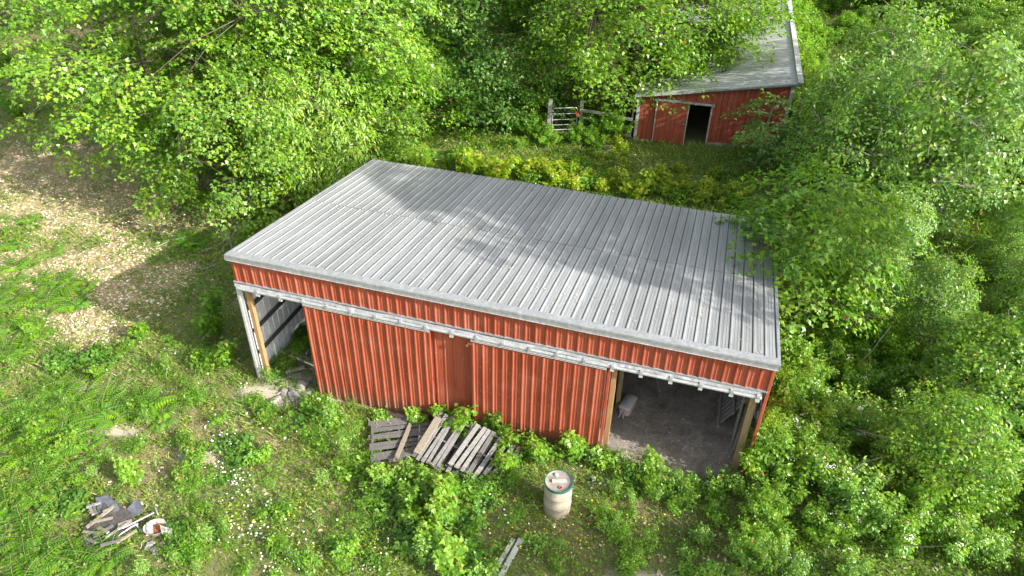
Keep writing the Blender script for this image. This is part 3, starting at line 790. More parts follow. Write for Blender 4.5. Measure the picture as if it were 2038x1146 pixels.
for (a, b) in ((.14, dl), (opr+.08, SW-.14)):
    sp_(MB().add([(a, -.05, zg*a/SW-.15), (b, -.05, zg*b/SW-.15), (b, -.05, zg*b/SW+.06), (a, -.05, zg*a/SW+.06), (a, .03, zg*a/SW-.15), (b, .03, zg*b/SW-.15), (b, .03, zg*b/SW+.06), (a, .03, zg*a/SW+.06)],
        [(0, 1, 2, 3), (7, 6, 5, 4), (3, 2, 6, 7), (0, 4, 5, 1), (0, 3, 7, 4), (1, 5, 6, 2)]), 'foundation_strip', ROCK)
dd = MB().box(dl, dr_, -.075, -.062, 0, 1.88).build('sliding_door', REDW, shed); n = 6
for k in range(n):
    a = dl+.03+(dr_-dl-.06)*k/n; b = dl+.03+(dr_-dl-.06)*(k+1)/n; MB().box(a+.004, b-.004, -.092, -.076, .0, 1.88).build('door_board', REDW, dd)
for a in (dl-.01, dr_-.03): MB().box(a, a+.035, -.102, -.060, -.03, 1.90).build('door_edge', WHITE, dd)
MB().box(dr_-.17, dr_+.02, -.118, -.103, .98, 1.01).build('latch', STEEL, dd)
sp_(MB().box(opr, opr+.05, -.045, .03, .08, 1.93), 'jamb', WHITE)
mb = MB().box(dl-.1, opr+.12, -.105, -.03, 1.905, 1.955); mb.box(dl-.1, opr+.12, -.120, -.106, 1.885, 1.935); sp_(mb, 'door_track', STEEL)
for xx in (dl+.25, dl+.75, 2.36, opr+.07): sp_(MB().box(xx-.03, xx+.03, -.130, -.028, 1.86, 1.975), 'track_bracket', STEEL)
# side and back walls
sp_(MB().add([(0, .03, -.1), (0, SD, -.1), (0, SD, HL-.02), (0, .03, HL-.02), (.06, .03, -.1), (.06, SD, -.1), (.06, SD, HL-.02), (.06, .03, HL-.02)], [(0, 3, 2, 1), (4, 5, 6, 7), (3, 7, 6, 2), (0, 4, 7, 3)]), 'side_wall', REDW)
sp_(MB().box(SW-.06, SW, .03, SD, zg-.1, HR-.04), 'side_wall', REDW); sp_(MB().box(.07, SW-.07, SD-.06, SD, -.1, HL-.02), 'rear_wall', REDW)
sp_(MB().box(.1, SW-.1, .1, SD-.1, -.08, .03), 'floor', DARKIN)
# roof sheets run from the high right edge to the low left edge
y = -.22; k = 0; ol = -.12; orr = SW+.20
while y < SD+.1:
    y1 = min(y+.9144, SD+.15); pr = rib_profile(y, y1, h=.018, ph=.05, minor=True)
    zl = HL+(HR-HL)*ol/SW+.04; zr = HL+(HR-HL)*orr/SW+.04; j = rnd.uniform(0, .004)
    mb = MB().strip([(orr, a, zr+b+j) for a, b in pr], [(ol, a, zl+b+j) for a, b in pr]); sp_(mb, 'roof_panel', ROOF2); y = y1; k += 1
mb = MB().bar((orr-.06, -.24, ztop(orr)+.085), (orr-.06, SD+.16, ztop(orr)+.085), .20, .02); mb.bar((orr+.045, -.24, ztop(orr)+.03), (orr+.045, SD+.16, ztop(orr)+.03), .012, .13); sp_(mb, 'roof_edge_trim', WHITE)
mb = MB().bar((ol, -.235, ztop(ol)+.025), (SW*.42, -.235, ztop(SW*.42)+.025), .03, .10); sp_(mb, 'rake_trim', WHITE)
mb = MB().bar((SW*.425, -.235, ztop(SW*.425)+.03), (orr, -.235, ztop(orr)+.03), .025, .07); sp_(mb, 'rake_trim', TRIM)
sp_(MB().bar((ol, -.12, ztop(ol)-.03), (orr, -.12, ztop(orr)-.03), .2, .03), 'soffit', GREYW2)

# ================================================================== FENCE AND GATE
fa = at(1091, 266); fb = at(1154, 262)
def fpost(p_, h, w, lab):
    o = MB().box(-w/2, w/2, -w/2, w/2, -.2, h).build('fence_post', FENCEW); o.location = (p_.x, p_.y, float(tz(p_.x))); o.rotation_euler = (0, .03, .2)
    return tag(o, lab, 'fence post')
fpost(fa, 1.55, .17, 'thick weathered gate post at the left end of the fence')
fe = thing('rail_fence', 'weathered wooden rail fence between the gate and the shed corner', 'fence', (fb.x, fb.y, float(tz(fb.x))))
MB().box(-.06, .06, -.06, .06, -.2, 1.45).build('post', FENCEW, fe)
ex = s0.x-fb.x-.12; ey = s0.y-fb.y+.05
MB().bar((ex-.02, ey, -.1), (ex-.02, ey, 1.6), .06, .05, (0, 1, 0)).build('post', FENCEW, fe)
mx, my = ex*.55, ey*.55; MB().bar((mx, my, -.1), (mx, my, 1.2), .1, .1, (0, 1, 0)).build('post', FENCEW, fe)
for z, wv in ((.28, .12), (.68, .05), (1.02, .12)):
    MB().bar((.0, -.065, z), (mx, my-.065, z+.02), .035, wv).build('rail', FENCEW, fe)
    MB().bar((mx, my-.065, z-.03), (ex, ey-.065, z-.04), .035, wv).build('rail', FENCEW, fe)
ga = fa+Vector((.16, 0, 0)); gv = (fb-fa); gl = gv.length-.34; gdir = gv.normalized()
gt = thing('tube_gate', 'small tube metal farm gate with a red latch between two weathered posts', 'gate', (ga.x, ga.y, float(tz(ga.x))), math.atan2(gdir.y, gdir.x))
hz = 1.18
MB().tube([(0, 0, .18), (0, 0, hz-.1), (.03, 0, hz-.03), (.1, 0, hz), (gl-.1, 0, hz), (gl-.03, 0, hz-.03), (gl, 0, hz-.1), (gl, 0, .18)], .02, 7).build('gate_frame', STEEL, gt)
for z in (.2, .42, .66, .92): MB().tube([(0, 0, z), (gl, 0, z)], .014, 6).build('gate_bar', STEEL, gt)
mb = MB().box(gl-.05, gl+.05, -.03, .03, .84, 1.0); mb.tube([(gl-.04, 0, .98), (gl, -.02, 1.04), (gl+.05, 0, .98)], .015, 5); mb.build('latch', REDPAINT, gt)

# ================================================================== PALLETS AND BOARDS
def frame(o_, u_, v_):
    o_, u_, v_ = Vector(o_), Vector(u_), Vector(v_); X = (u_-o_).normalized(); Yv = (v_-o_); Yv = (Yv-X*Yv.dot(X)).normalized(); Z = X.cross(Yv)
    Mx = Matrix.Identity(4)
    for i in range(3): Mx[i][0] = X[i]; Mx[i][1] = Yv[i]; Mx[i][2] = Z[i]; Mx[i][3] = o_[i]
    return Mx
def pallet(o_, u_, v_, lab, m1, m2, nsl=8, wid=1.15, dep=1.05, miss=(), seed=0, fill=1.0):
    """o_ corner, u_ along the stringers' row of slats, v_ along the slats"""
    r = random.Random(seed); Mx = frame(o_, u_, v_)
    t = thing('pallet', lab, 'pallet', (0, 0, 0), 0, 'weathered pallets heaped in front of the doors'); t.matrix_world = Mx
    for k in range(nsl):
        if k in miss: continue
        a = wid*k/nsl; j = r.uniform(-.02, .02)
        T = Matrix.Rotation(r.uniform(-.045, .045), 4, 'Z') @ Matrix.Rotation(r.uniform(-.02, .02), 4, 'X')
        MB().box(a, a+wid/nsl*r.uniform(.54, .68)*fill, j-.02, dep+j, .090+r.uniform(0, .006), .112, T=T).build('slat', m1 if r.random() < .7 else m2, t)
    for yy in (.02, dep/2-.02, dep-.07):
        MB().box(0, wid-.02, yy, yy+.045, .0, .088).build('stringer', m2, t)
    for k in (0, 3, 6):
        a = wid*k/8; MB().box(a, a+.10, 0, dep, -.02, -.001).build('bottom_slat', m2, t)
    return t
pallet(at(856, 908, .10), at(850, 832, .10), at(738, 930, .10), 'dark flat pallet at the left end of the heap', GREYW2, GREYW2, 9, 1.3, 1.35, seed=3, fill=1.28)
pallet(at(822, 910, .10), at(893, 945, .06), at(868, 832, .42), 'pale grey leaning pallet in the middle of the heap', GREYW, GREYW2, 8, 1.05, 1.25, (6,), seed=5)
pallet(at(893, 925, .22), at(962, 965, .06), at(930, 858, .46), 'weathered leaning pallet at the right end of the heap', GREYW, GREYW2, 8, 1.25, 1.15, seed=9)
pallet(at(872, 935, .03), at(960, 962, .03), at(905, 868, .10), 'dark pallet lying under the two leaning ones', GREYW2, GREYW2, 7, 1.3, 1.1, seed=12)
def board(p0, p1, wd, th, m, name, lab, catg, grp=None, up=(0, 0, 1)):
    p0, p1 = Vector(p0), Vector(p1); mid = (p0+p1)/2; o = MB().bar(p0-mid, p1-mid, wd, th, up).build(name, m); o.location = mid
    return tag(o, lab, catg, grp)
board(at(822, 833, .22), at(786, 918, .28), .10, .03, TANW, 'loose_board', 'narrow tan board lying across the dark left pallet', 'board')
board(at(873, 831, .58), at(829, 902, .34), .17, .03, TANW, 'loose_board', 'wide tan plank on the upper left edge of the middle pallet', 'board')
board(at(838, 832, .15), at(835, 872, .2), .05, .04, GREYW, 'loose_board', 'short grey stick standing out of the pallet heap near the door', 'board')
for k, (a_, b_) in enumerate((((815, 870), (838, 855)), ((800, 905), (850, 872)), ((842, 880), (868, 905)), ((835, 905), (875, 938)))):
    board(at(*a_, .17), at(*b_, .20), .06, .03, GREYW2, 'wood_scrap', 'broken grey strip of wood in the gap between the pallets', 'wood scrap', 'wood scraps between the pallets')

# ================================================================== BARREL
bq = at(1108, 1012); bz = float(tz(bq.x))
t = thing('barrel', 'cream drum with a teal ring round its lid standing in the weeds', 'barrel', (bq.x, bq.y, bz)); r = .288
prof = [(r*.955, -.05), (r*.97, .02), (r, .06), (r, .27), (r*1.025, .29), (r, .31), (r, .57), (r*1.025, .59), (r, .61), (r, .82), (r*.99, .855)]
smooth(MB().lathe(prof, 36).build('barrel_body', CREAM, t), 60)
smooth(MB().lathe([(r*.99, .83), (r*1.045, .84), (r*1.06, .865), (r*1.045, .895), (r*.985, .90), (r*.965, .87)], 36).build('lid_ring', TEAL, t), 50)
mb = MB().lathe([(r*.975, .885), (r*.93, .868), (r*.5, .870), (r*.02, .872)], 36); smooth(mb.build('lid', LID, t), 60)
smooth(MB().lathe([(.045, .868), (.045, .893), (.034, .902), (.002, .902)], 14, (-.09, .15, 0)).build('bung_cap', WHITE, t), 40)
smooth(MB().lathe([(.036, .868), (.036, .895), (.024, .895), (.022, .878), (.002, .878)], 14, (.07, -.15, 0)).build('bung', RUST, t), 40)
o = MB().box(-.15, .15, -.035, .035, .001, .03).build('wood_offcut', PORC); o.location = (bq.x+.01, bq.y+.0, bz+.878); o.rotation_euler = (0, 0, .28)
tag(o, 'short white wood offcut on top of the barrel lid', 'offcut')
# can
q = at(1178, 958); t = thing('tin_can', 'small dark can with a pale top in the weeds right of the barrel', 'can', (q.x, q.y, float(tz(q.x))))
smooth(MB().lathe([(.04, 0), (.042, .02), (.042, .13), (.036, .16), (.02, .162), (.002, .162)], 16).build('can_body', SLATE, t), 40)
MB().lathe([(.043, .06), (.043, .12)], 16).build('can_label', DARKWOOD, t)
# white strips bottom centre
for k, (a_, b_, w_, lab) in enumerate((((1022, 1073), (965, 1170), .085, 'left strip of the two pale strips lying in the weeds at the lower edge'), ((1037, 1073), (985, 1168), .10, 'right strip of the two pale strips lying in the weeds at the lower edge'))):
    board(at(*a_, .09+.015*k), at(*b_, .09+.015*k), w_, .045, WHITE, 'pale_strip', lab, 'strip')

# ================================================================== DEBRIS HEAP
def sheet(pts, h, m, name, lab, catg, grp=None, th=.012, seed=0):
    r = random.Random(seed); P = [at(a, b, h+c) for a, b, c in pts]; o0 = sum(P, Vector())/len(P); n = len(P)
    vs = [p_-o0 for p_ in P]; vs2 = [v-Vector((0, 0, th)) for v in vs]
    o = MB().add(vs+vs2, [tuple(range(n)), tuple(range(n, 2*n))[::-1]]+[(i, n+i, n+(i+1) % n, (i+1) % n) for i in range(n)]).build(name, m)
    o.location = o0; return tag(o, lab, catg, grp)
sheet([(190, 990, .12), (215, 985, .16), (232, 1000, .2), (238, 1012, .15), (225, 1022, .1), (195, 1022, .06)], .06, SLATE, 'roofing_sheet', 'bluish grey roofing sheet at the top of the scrap heap', 'roofing sheet')
sheet([(250, 1015, .08), (272, 992, .1), (283, 1005, .12), (282, 1020, .08), (262, 1030, .04)], .06, SLATE, 'roofing_sheet', 'bluish grey roofing sheet at the upper right of the scrap heap', 'roofing sheet')
sheet([(170, 1040, .03), (205, 1022, .08), (232, 1030, .1), (245, 1055, .06), (222, 1080, .03), (172, 1090, .0), (160, 1075, .0)], .09, TAR, 'tar_paper', 'dark tar paper spread under the scrap heap', 'tar paper')
sheet([(205, 1000, .1), (240, 1005, .12), (262, 1020, .1), (258, 1050, .05), (222, 1050, .08), (200, 1035, .06)], .08, TAR, 'tar_paper', 'curled tar paper in the middle of the scrap heap', 'tar paper')
heap = [((172, 1050), (232, 1003), .07, TANW, 'long tan board slanting up the scrap heap'), ((180, 1040), (225, 1030), .05, TANW, 'short tan board across the scrap heap'),
        ((205, 1018), (232, 1006), .05, TANW, 'split tan board at the top of the scrap heap'), ((238, 1020), (248, 1008), .05, TANW, 'stubby tan board near the upper right roofing sheet'),
        ((176, 1005), (186, 1024), .06, GREYW, 'grey block of board at the upper left of the scrap heap'), ((184, 1002), (192, 1022), .05, GREYW2, 'dark block of board beside the upper left roofing sheet'),
        ((165, 1058), (206, 1062), .05, TANW, 'tan stick near the lower left of the scrap heap'), ((232, 1080), (272, 1055), .05, TANW, 'thin tan lath at the lower right of the scrap heap'),
        ((172, 1010), (200, 1000), .05, GREYW, 'grey strip at the upper left corner of the scrap heap'),
        ((185, 1068), (225, 1045), .06, GREYW2, 'dark board in the middle of the scrap heap'), ((210, 1070), (255, 1040), .04, GREYW, 'thin grey strip beside the short thick pipe'), ((200, 1085), (240, 1075), .06, GREYW2, 'dark board at the lower edge of the scrap heap'),
        ((195, 1050), (215, 1060), .07, TANW, 'tan block in the lower left of the scrap heap'), ((235, 1045), (262, 1036), .08, TANW, 'mottled tan board in the right half of the scrap heap'), ((168, 1072), (190, 1080), .05, GREYW2, 'dark stub at the lower left of the scrap heap')]
for k, (a_, b_, w_, m_, lab) in enumerate(heap): board(at(*a_, .15+.02*(k % 3)), at(*b_, .20-.02*(k % 2)), w_, .03, m_, 'scrap_board', lab, 'board')
def pipe(pts, r, m, name, lab, catg):
    P = [at(a, b, h) for a, b, h in pts]; o0 = P[0].copy(); o = MB().tube([p_-o0 for p_ in P], r, 7).build(name, m); o.location = o0; smooth(o, 60); return tag(o, lab, catg)
pipe([(208, 1075, .08), (240, 1053, .14), (307, 1020, .16)], .018, STEEL, 'metal_pipe', 'long metal pipe sticking out right of the scrap heap', 'pipe')
pipe([(215, 1080, .06), (262, 1048, .12), (275, 1042, .12)], .022, STEEL, 'metal_pipe', 'short thick metal pipe along the lower edge of the scrap heap', 'pipe')
pipe([(309, 1010, .10), (312, 1018, .14), (315, 1025, .08)], .014, STEEL, 'bent_rod', 'short bent rod beside the end of the long pipe', 'rod')
pipe([(268, 1042, .12), (276, 1050, .1), (284, 1060, .03)], .02, STEEL, 'metal_pipe', 'stubby metal pipe pointing at the broken basin', 'pipe')
pipe([(152, 1080, .02), (158, 1068, .1), (176, 1060, .12), (205, 1062, .05)], .008, BARK, 'dead_twig', 'thin dead twig arching over the lower left of the scrap heap', 'twig')
pipe([(155, 1100, .02), (185, 1080, .06), (215, 1078, .04)], .009, BARK, 'dead_twig', 'dead twig below the lower left of the scrap heap', 'twig')
# broken white basin and rubble
bb = at(315, 1060); t = thing('broken_basin', 'broken white ceramic basin filled with rusty leaves right of the scrap heap', 'basin', (bb.x, bb.y, float(tz(bb.x))), .4)
mb = MB(); prof = [(.10, .0), (.17, .10), (.20, .20), (.215, .21), (.205, .19), (.17, .09), (.09, .03), (.01, .03)]
n = 22; vs = []; fs = []
for r_, z_ in prof:
    for k in range(n):
        a = 2*PI*k/n; cut = 1.0 if not (.2 < a < 1.1) else .55
        vs.append((r_*math.cos(a)*1.15, r_*math.sin(a)*.9, z_*(cut if z_ > .12 else 1)))
for i in range(len(prof)-1):
    for k in range(n): k2 = (k+1) % n; fs.append((i*n+k, i*n+k2, (i+1)*n+k2, (i+1)*n+k))
smooth(mb.add(vs, fs).build('basin_bowl', PORC, t), 50)
mb = MB().lathe([(.16, .11), (.08, .14), (.01, .13)], 14); mb.build('rusty_filling', RUST, t)
sheet([(318, 1045, .25), (342, 1052, .22), (340, 1072, .12), (322, 1062, .16)], .02, PORC, 'ceramic_plate', 'pale broken ceramic plate leaning right of the basin', 'plate', th=.03)
sheet([(292, 1040, .25), (303, 1038, .28), (305, 1060, .15), (291, 1065, .12)], .02, PORC, 'ceramic_plate', 'upright pale ceramic plate leaning left of the basin', 'plate', th=.03)
def rock(px_, py_, s, lab, seed, m=ROCK, grp=None, h=0.0, name='concrete_chunk', catg='rubble'):
    rs = np.random.RandomState(seed); P = norm(rs.randn(26, 3))*np.array([1, .8, .55])*s*(.75+.4*rs.rand(26, 1))*np.array([1.15, 1.0, .8])
    import bmesh
    bm = bmesh.new()
    for p_ in P: bm.verts.new(p_)
    bmesh.ops.convex_hull(bm, input=list(bm.verts)); 
    for v in [v for v in bm.verts if not v.link_faces]: bm.verts.remove(v)
    me = bpy.data.meshes.new(name); bm.to_mesh(me); bm.free(); me.materials.append(m); o = link(name, me)
    q = at(px_, py_); o.location = (q.x, q.y, float(tz(q.x))+s*.12+h); o.rotation_euler = (0, 0, rs.rand()*6); return tag(o, lab, catg, grp)
for k, (a, b, s) in enumerate(((300, 1085, .11), (312, 1092, .12), (292, 1092, .07), (322, 1084, .08), (308, 1104, .07), (318, 1100, .05))):
    rock(a, b, s, 'chalky white lump of rubble below the broken basin', 50+k, PORC, 'white rubble below the basin')
for k, (a, b, s) in enumerate(((600, 770, .24), (585, 790, .20), (565, 782, .13), (610, 786, .14), (545, 798, .14), (572, 798, .10), (553, 790, .09), (530, 805, .09), (515, 805, .07), (595, 800, .08), (618, 775, .1), (580, 775, .08), (505, 812, .07), (538, 812, .06), (560, 806, .05), (548, 806, .04), (582, 808, .05), (525, 795, .05), (570, 788, .06), (605, 798, .05), (590, 780, .06), (518, 815, .04), (556, 782, .05))):
    rock(a, b, s, ('largest slab of broken concrete at the mouth of the left bay' if k == 0 else 'broken grey concrete lump at the mouth of the left bay'), 70+k, ROCK, None if k == 0 else 'concrete rubble at the left bay')
rock(58, 876, .10, 'small pale stone among the ferns at the left edge', 99, name='stone', catg='stone')
board(at(568, 740, .1), at(606, 730, .12), .09, .06, GREYW, 'loose_board', 'pale grey beam on the floor of the left bay', 'board')

# ================================================================== VEGETATION
def in_view(P, mg=.12):
    d = P-CAM; z = d@_fw; u = (d@_r2)/z*F/1019; v = (d@_u2)/z*F/573
    return (z > .5) & (np.abs(u) < 1+mg*1.6) & (np.abs(v) < 1+mg*2.2)

RS = np.random.RandomState(11)
def scatter(n, x0, x1, y0, y1, prob, fall=14.0, pw=1.5):
    X = RS.uniform(x0, x1, n); Y = RS.uniform(y0, y1, n); Z = tz(X)
    P = np.stack([X, Y, Z], 1); k = in_view(P); P = P[k]
    d = np.linalg.norm(P-CAM, axis=1); pr = prob(P[:, 0], P[:, 1])*np.minimum(1, (fall/d)**pw)
    P = P[RS.rand(len(P)) < pr]
    li, sa, ib, a1, a2, a3 = zones(P[:, 0], P[:, 1])
    P[:, 2] += ((a1-.5)*.10+(a2-.5)*.05)*(1-ib*.7)-.015
    return P

def outside(x, y):
    barnm = (x > -.02) & (x < 12.25) & (y > .12) & (y < 7.45)
    bay = (x > .1) & (x < 1.9) & (y > .1) & (y < 3.2)
    door = (x > 1.8) & (x < 12.25) & (y > -.3) & (y <= .12)
    c, s = math.cos(-ang), math.sin(-ang); lx = (x-s0.x)*c-(y-s0.y)*s; ly = (x-s0.x)*s+(y-s0.y)*c
    sh = (lx > 0) & (lx < SW) & (ly > -.02) & (ly < SD)
    ob = ((x-bq.x)**2+(y-bq.y)**2 < .1)
    pal = (x > 4.2) & (x < 7.0) & (y < -.1) & (y > -1.6) & (np.abs(y+.25+(x-4.6)*.35) < .75)
    hp = at(225, 1042); hb = at(308, 1075); heap_ = (((x-hp.x)/.52)**2+((y-hp.y)/.42)**2 < 1) | (((x-hb.x)/.2)**2+((y-hb.y)/.25)**2 < 1)
    return (~barnm | bay) & ~door & ~sh & ~ob & ~(heap_ & (hashn(np.round(x*40), np.round(y*40), 3) < .85)), pal

def p_grass(x, y):
    li, sa, ib, n1, n2, n3 = zones(x, y); ok, pal = outside(x, y)
    g = np.clip(.30+1.3*(fbm(x, y, 1.6, 21)-.35)+.5*(n2-.5), .03, 1)
    g = g*(1-.86*np.clip(li*1.3, 0, 1))*(1-.93*sa)*(1-.7*pal)
    return g*ok
P = scatter(1500000, -24, 22, -9, 24, p_grass)
P = P[:480000]; n = len(P)
a = RS.rand(n)*6.28; tilt = RS.rand(n)
Dg = np.stack([np.cos(a)*(.3+1.0*tilt), np.sin(a)*(.3+1.0*tilt), np.full(n, 1.0)], 1)
dist = np.linalg.norm(P-CAM, axis=1)
tint = np.clip(.30+.5*fbm(P[:, 0], P[:, 1], 2.5, 31)+.24*RS.randn(n), 0, 1)
ln = (.04+.12*RS.rand(n)**1.6)*(.6+1.0*fbm(P[:, 0], P[:, 1], 1.2, 41))*np.clip(dist/15, 1, 1.9)
ln *= 1+1.0*np.exp(-(((P[:, 0]-6)/7)**4+((P[:, 1]+1.3)/1.5)**2))*(RS.rand(n) < .35)+.25*(P[:, 1] > 9)*(RS.rand(n) < .4)
tint = np.where(ln > .17, np.minimum(tint, .8), tint)
V, Fc, T = leaf_arrays(P, Dg, np.stack([-np.sin(a), np.cos(a), .3*np.ones(n)], 1)+.4*RS.randn(n, 3), ln, 'blade', tint)
tag(link('grass', npmesh('grass', V, Fc, GRASS, T)), 'rough patchy grass growing over the clearing', 'grass', None, 'stuff')

def leafy(x, y):
    z = .46+1.5*(fbm(x, y, 1.3, 51)-.42)+.9*(fbm(x, y, .45, 57)-.5)
    z = z+.55*np.exp(-(((x+3.5)/3.5)**2+((y+5)/2.2)**2))+.35*np.exp(-(((x-6)/4)**2+((y+1.6)/1.5)**2))+.5*(x > 12.6)
    z = z-.35*np.exp(-(((x+1)/2.2)**2+((y+2.8)/1.0)**2))+.15*((y > 8) & (x > -2))-.25*np.exp(-(((x-9.5)/2)**2+((y+2.6)/1.2)**2))
    return z
def p_cover(x, y):
    li, sa, ib, n1, n2, n3 = zones(x, y); ok, pal = outside(x, y)
    return np.clip(leafy(x, y), .02, 1)*(1-.80*np.clip(li*1.4, 0, 1))*(1-.97*sa)*(1-.8*pal)*ok
P = scatter(1300000, -24, 24, -9, 26, p_cover); P = P[:460000]; n = len(P)
hgt = np.clip(leafy(P[:, 0], P[:, 1]), .1, 1.3); P[:, 2] += RS.rand(n)*.20*hgt+.01
dist = np.linalg.norm(P-CAM, axis=1)
Dg = RS.randn(n, 3)*np.array([1, 1, .3])
tint = np.clip(.28+.45*fbm(P[:, 0], P[:, 1], 1.0, 61)+.2*RS.randn(n), 0, .975); tint[RS.rand(n) < .004] = 1
V, Fc, T = leaf_arrays(P, Dg, np.array([[0, 0, 1.0]])+RS.randn(n, 3)*.35, (.028+.045*RS.rand(n))*np.clip(dist/14, 1, 2.0), 'oval', tint)
tag(link('ground_cover', npmesh('ground_cover', V, Fc, COVER, T)), 'low leafy weeds carpeting the ground', 'ground cover', None, 'stuff')

def p_lit(x, y):
    li, sa, ib, n1, n2, n3 = zones(x, y); ok, pal = outside(x, y)
    return (np.clip(li*1.5, 0, 1)+.035)*ok
P = scatter(700000, -26, 22, -9, 30, p_lit, 19); P = P[:150000]; n = len(P); P[:, 2] += .005+.02*RS.rand(n)
V, Fc, T = leaf_arrays(P, RS.randn(n, 3)*np.array([1, 1, .12]), np.array([[0, 0, 1.0]])+RS.randn(n, 3)*.35, .055+.08*RS.rand(n)**1.5, 'oval', RS.rand(n))
tag(link('leaf_litter', npmesh('leaf_litter', V, Fc, LITTER, T)), 'tan dead leaves scattered over the ground', 'leaf litter', None, 'stuff')

# daisies and buttercups
def blooms(spec, size, hz_, nm, m, lab, seed):
    rs = np.random.RandomState(seed); Ps = []
    for (a_, b_, sx, sy, n_) in spec:
        for _ in range(n_):
            q = at(a_+rs.randn()*sx, b_+rs.randn()*sy); Ps.append((q.x, q.y, float(tz(q.x))+hz_*(.6+.7*rs.rand())))
    Ps = np.array(Ps); ok, pal = outside(Ps[:, 0], Ps[:, 1]); Ps = Ps[ok]; n = len(Ps)
    V, Fc, T = leaf_arrays(Ps, rs.randn(n, 3), np.array([[0, 0, 1.0]])+rs.randn(n, 3)*.25, size*(.7+.5*rs.rand(n)), 'disc', np.ones(n))
    tw = twig_arrays(Ps-np.array([0, 0, hz_]), Ps-np.array([0, 0, .004]), np.full(n, .002), np.full(n, .0015))
    Vs, Fs, _ = cat([(V, Fc), tw]); me = npmesh(nm, Vs, Fs, m); me.materials.append(STEMG)
    mi = np.zeros(len(Fs), dtype=np.int32); mi[len(Fc):] = 1; me.polygons.foreach_set('material_index', mi)
    tag(link(nm, me), lab, 'flowers', None, 'stuff')
blooms([(460, 880, 14, 10, 16), (430, 870, 10, 14, 14), (450, 940, 26, 22, 40), (470, 970, 22, 22, 30), (520, 1010, 20, 14, 20), (515, 1060, 34, 14, 46), (560, 1075, 50, 26, 40), (600, 1120, 50, 16, 26), (760, 1080, 10, 10, 8), (765, 1105, 8, 8, 6), (350, 705, 12, 6, 6), (385, 770, 10, 10, 5), (490, 780, 10, 10, 12), (650, 900, 100, 60, 14), (700, 870, 60, 20, 8), (500, 850, 60, 20, 14), (600, 690, 14, 30, 10), (1000, 1000, 60, 50, 8), (1200, 1060, 100, 50, 10), (700, 1140, 60, 8, 16)],
       .035, .16, 'white_daisies', PETALW, 'scattered small white daisies in the grass', 5)
blooms([(480, 895, 24, 10, 8), (440, 915, 14, 10, 5), (520, 960, 30, 20, 8), (560, 1030, 60, 30, 34), (600, 1100, 60, 20, 18), (1110, 1050, 60, 40, 60), (1080, 1090, 60, 30, 34), (1200, 1060, 80, 40, 34), (1010, 1000, 50, 40, 16), (860, 1070, 80, 40, 8), (1300, 1080, 60, 40, 18), (450, 850, 40, 20, 6)],
       .030, .13, 'yellow_buttercups', PETALY, 'scattered small yellow buttercups in the grass', 6)

# ------------------------------------------------------------------ ferns
FN = [fern_meshes(7, .62, 1), fern_meshes(6, .5, 2), fern_meshes(8, .55, 3)]
rs = np.random.RandomState(3)
fern_zones = [(50, 560, 45, 25, 9), (110, 590, 40, 14, 7), (20, 600, 25, 30, 7), (85, 810, 45, 20, 9), (230, 820, 50, 16, 12), (150, 850, 60, 26, 14), (60, 880, 50, 30, 10), (40, 700, 40, 40, 8), (110, 1100, 60, 28, 10), (30, 1000, 35, 60, 9),
              (330, 480, 40, 12, 6), (380, 490, 20, 10, 4), (320, 520, 14, 6, 2), (20, 470, 20, 20, 5), (10, 130, 30, 20, 3)]
for (a_, b_, sx, sy, n_) in fern_zones:
    for _ in range(n_):
        q = at(a_+rs.randn()*sx, b_+rs.randn()*sy)
        if -1.2 < q.x < 1 and q.y > -5 and q.y < -3.4: continue
        left = a_ < 300
        put('fern', FN[rs.randint(3)], ['stem', 'frond'], 'bright green bracken fern among the ferns on the left side of the clearing' if left else 'bright green fern by the dead branches left of the barn',
            'fern', (q.x, q.y, float(tz(q.x))-.02), rs.rand()*6.28, 1.0+.6*rs.rand(), 'ferns on the left side of the clearing' if left else 'ferns by the dead branches')

# ------------------------------------------------------------------ weeds and young shrubs
WD = [plant_meshes(.62, .34, 7, 430, .085, 'oval', 'weed', 1), plant_meshes(.85, .42, 9, 640, .09, 'maple', 'weed', 2), plant_meshes(.5, .42, 9, 420, .075, 'oval', 'weed', 3), plant_meshes(1.1, .45, 8, 700, .10, 'maple', 'weed', 4)]
YW = [plant_meshes(.7, .42, 8, 460, .10, 'oval', 'yellow', 11), plant_meshes(.9, .5, 9, 560, .11, 'maple', 'yellow', 12), plant_meshes(.55, .45, 9, 430, .09, 'oval', 'weed', 13)]
SB = [plant_meshes(1.5, .95, 20, 3000, .085, 'oval', 'weed', 21, blossom=45), plant_meshes(1.8, 1.1, 22, 3600, .09, 'oval', 'weed', 22, blossom=55), plant_meshes(1.3, .9, 18, 2600, .095, 'maple', 'weed', 23), plant_meshes(1.6, 1.0, 20, 3200, .10, 'oval', 'maple', 24)]
WD += [plant_meshes(.95, .22, 5, 300, .07, 'narrow', 'sapling', 5), plant_meshes(.7, .5, 10, 520, .065, 'narrow', 'fern', 6), plant_meshes(.45, .55, 12, 520, .11, 'oval', 'maple_deep', 7)]
NM = ['stem', 'foliage', 'blossom']
def weed(px_, py_, i, sc, lab, grp=None, ms=None, nm='weed', catg='weed', h=0):
    q = at(px_, py_, h); r_ = random.Random(int(px_*13+py_*7))
    if ms is None and grp and r_.random() < .45: i = 4+r_.randint(0, 2)
    ms = ms or WD
    return put(nm, ms[i % len(ms)], NM, lab, catg, (q.x, q.y, float(tz(q.x))-.02), r_.random()*6.28, sc*(.9+.2*r_.random()), grp)
weed(432, 668, 3, 1.35, 'tall bright sapling in the barn shadow left of the left post', nm='young_shrub', catg='shrub')
weed(455, 720, 1, 1.25, 'leafy bush at the foot of the left corner post', nm='young_shrub', catg='shrub')
weed(405, 735, 0, 1.1, 'low leafy bush left of the left corner post', nm='young_shrub', catg='shrub')
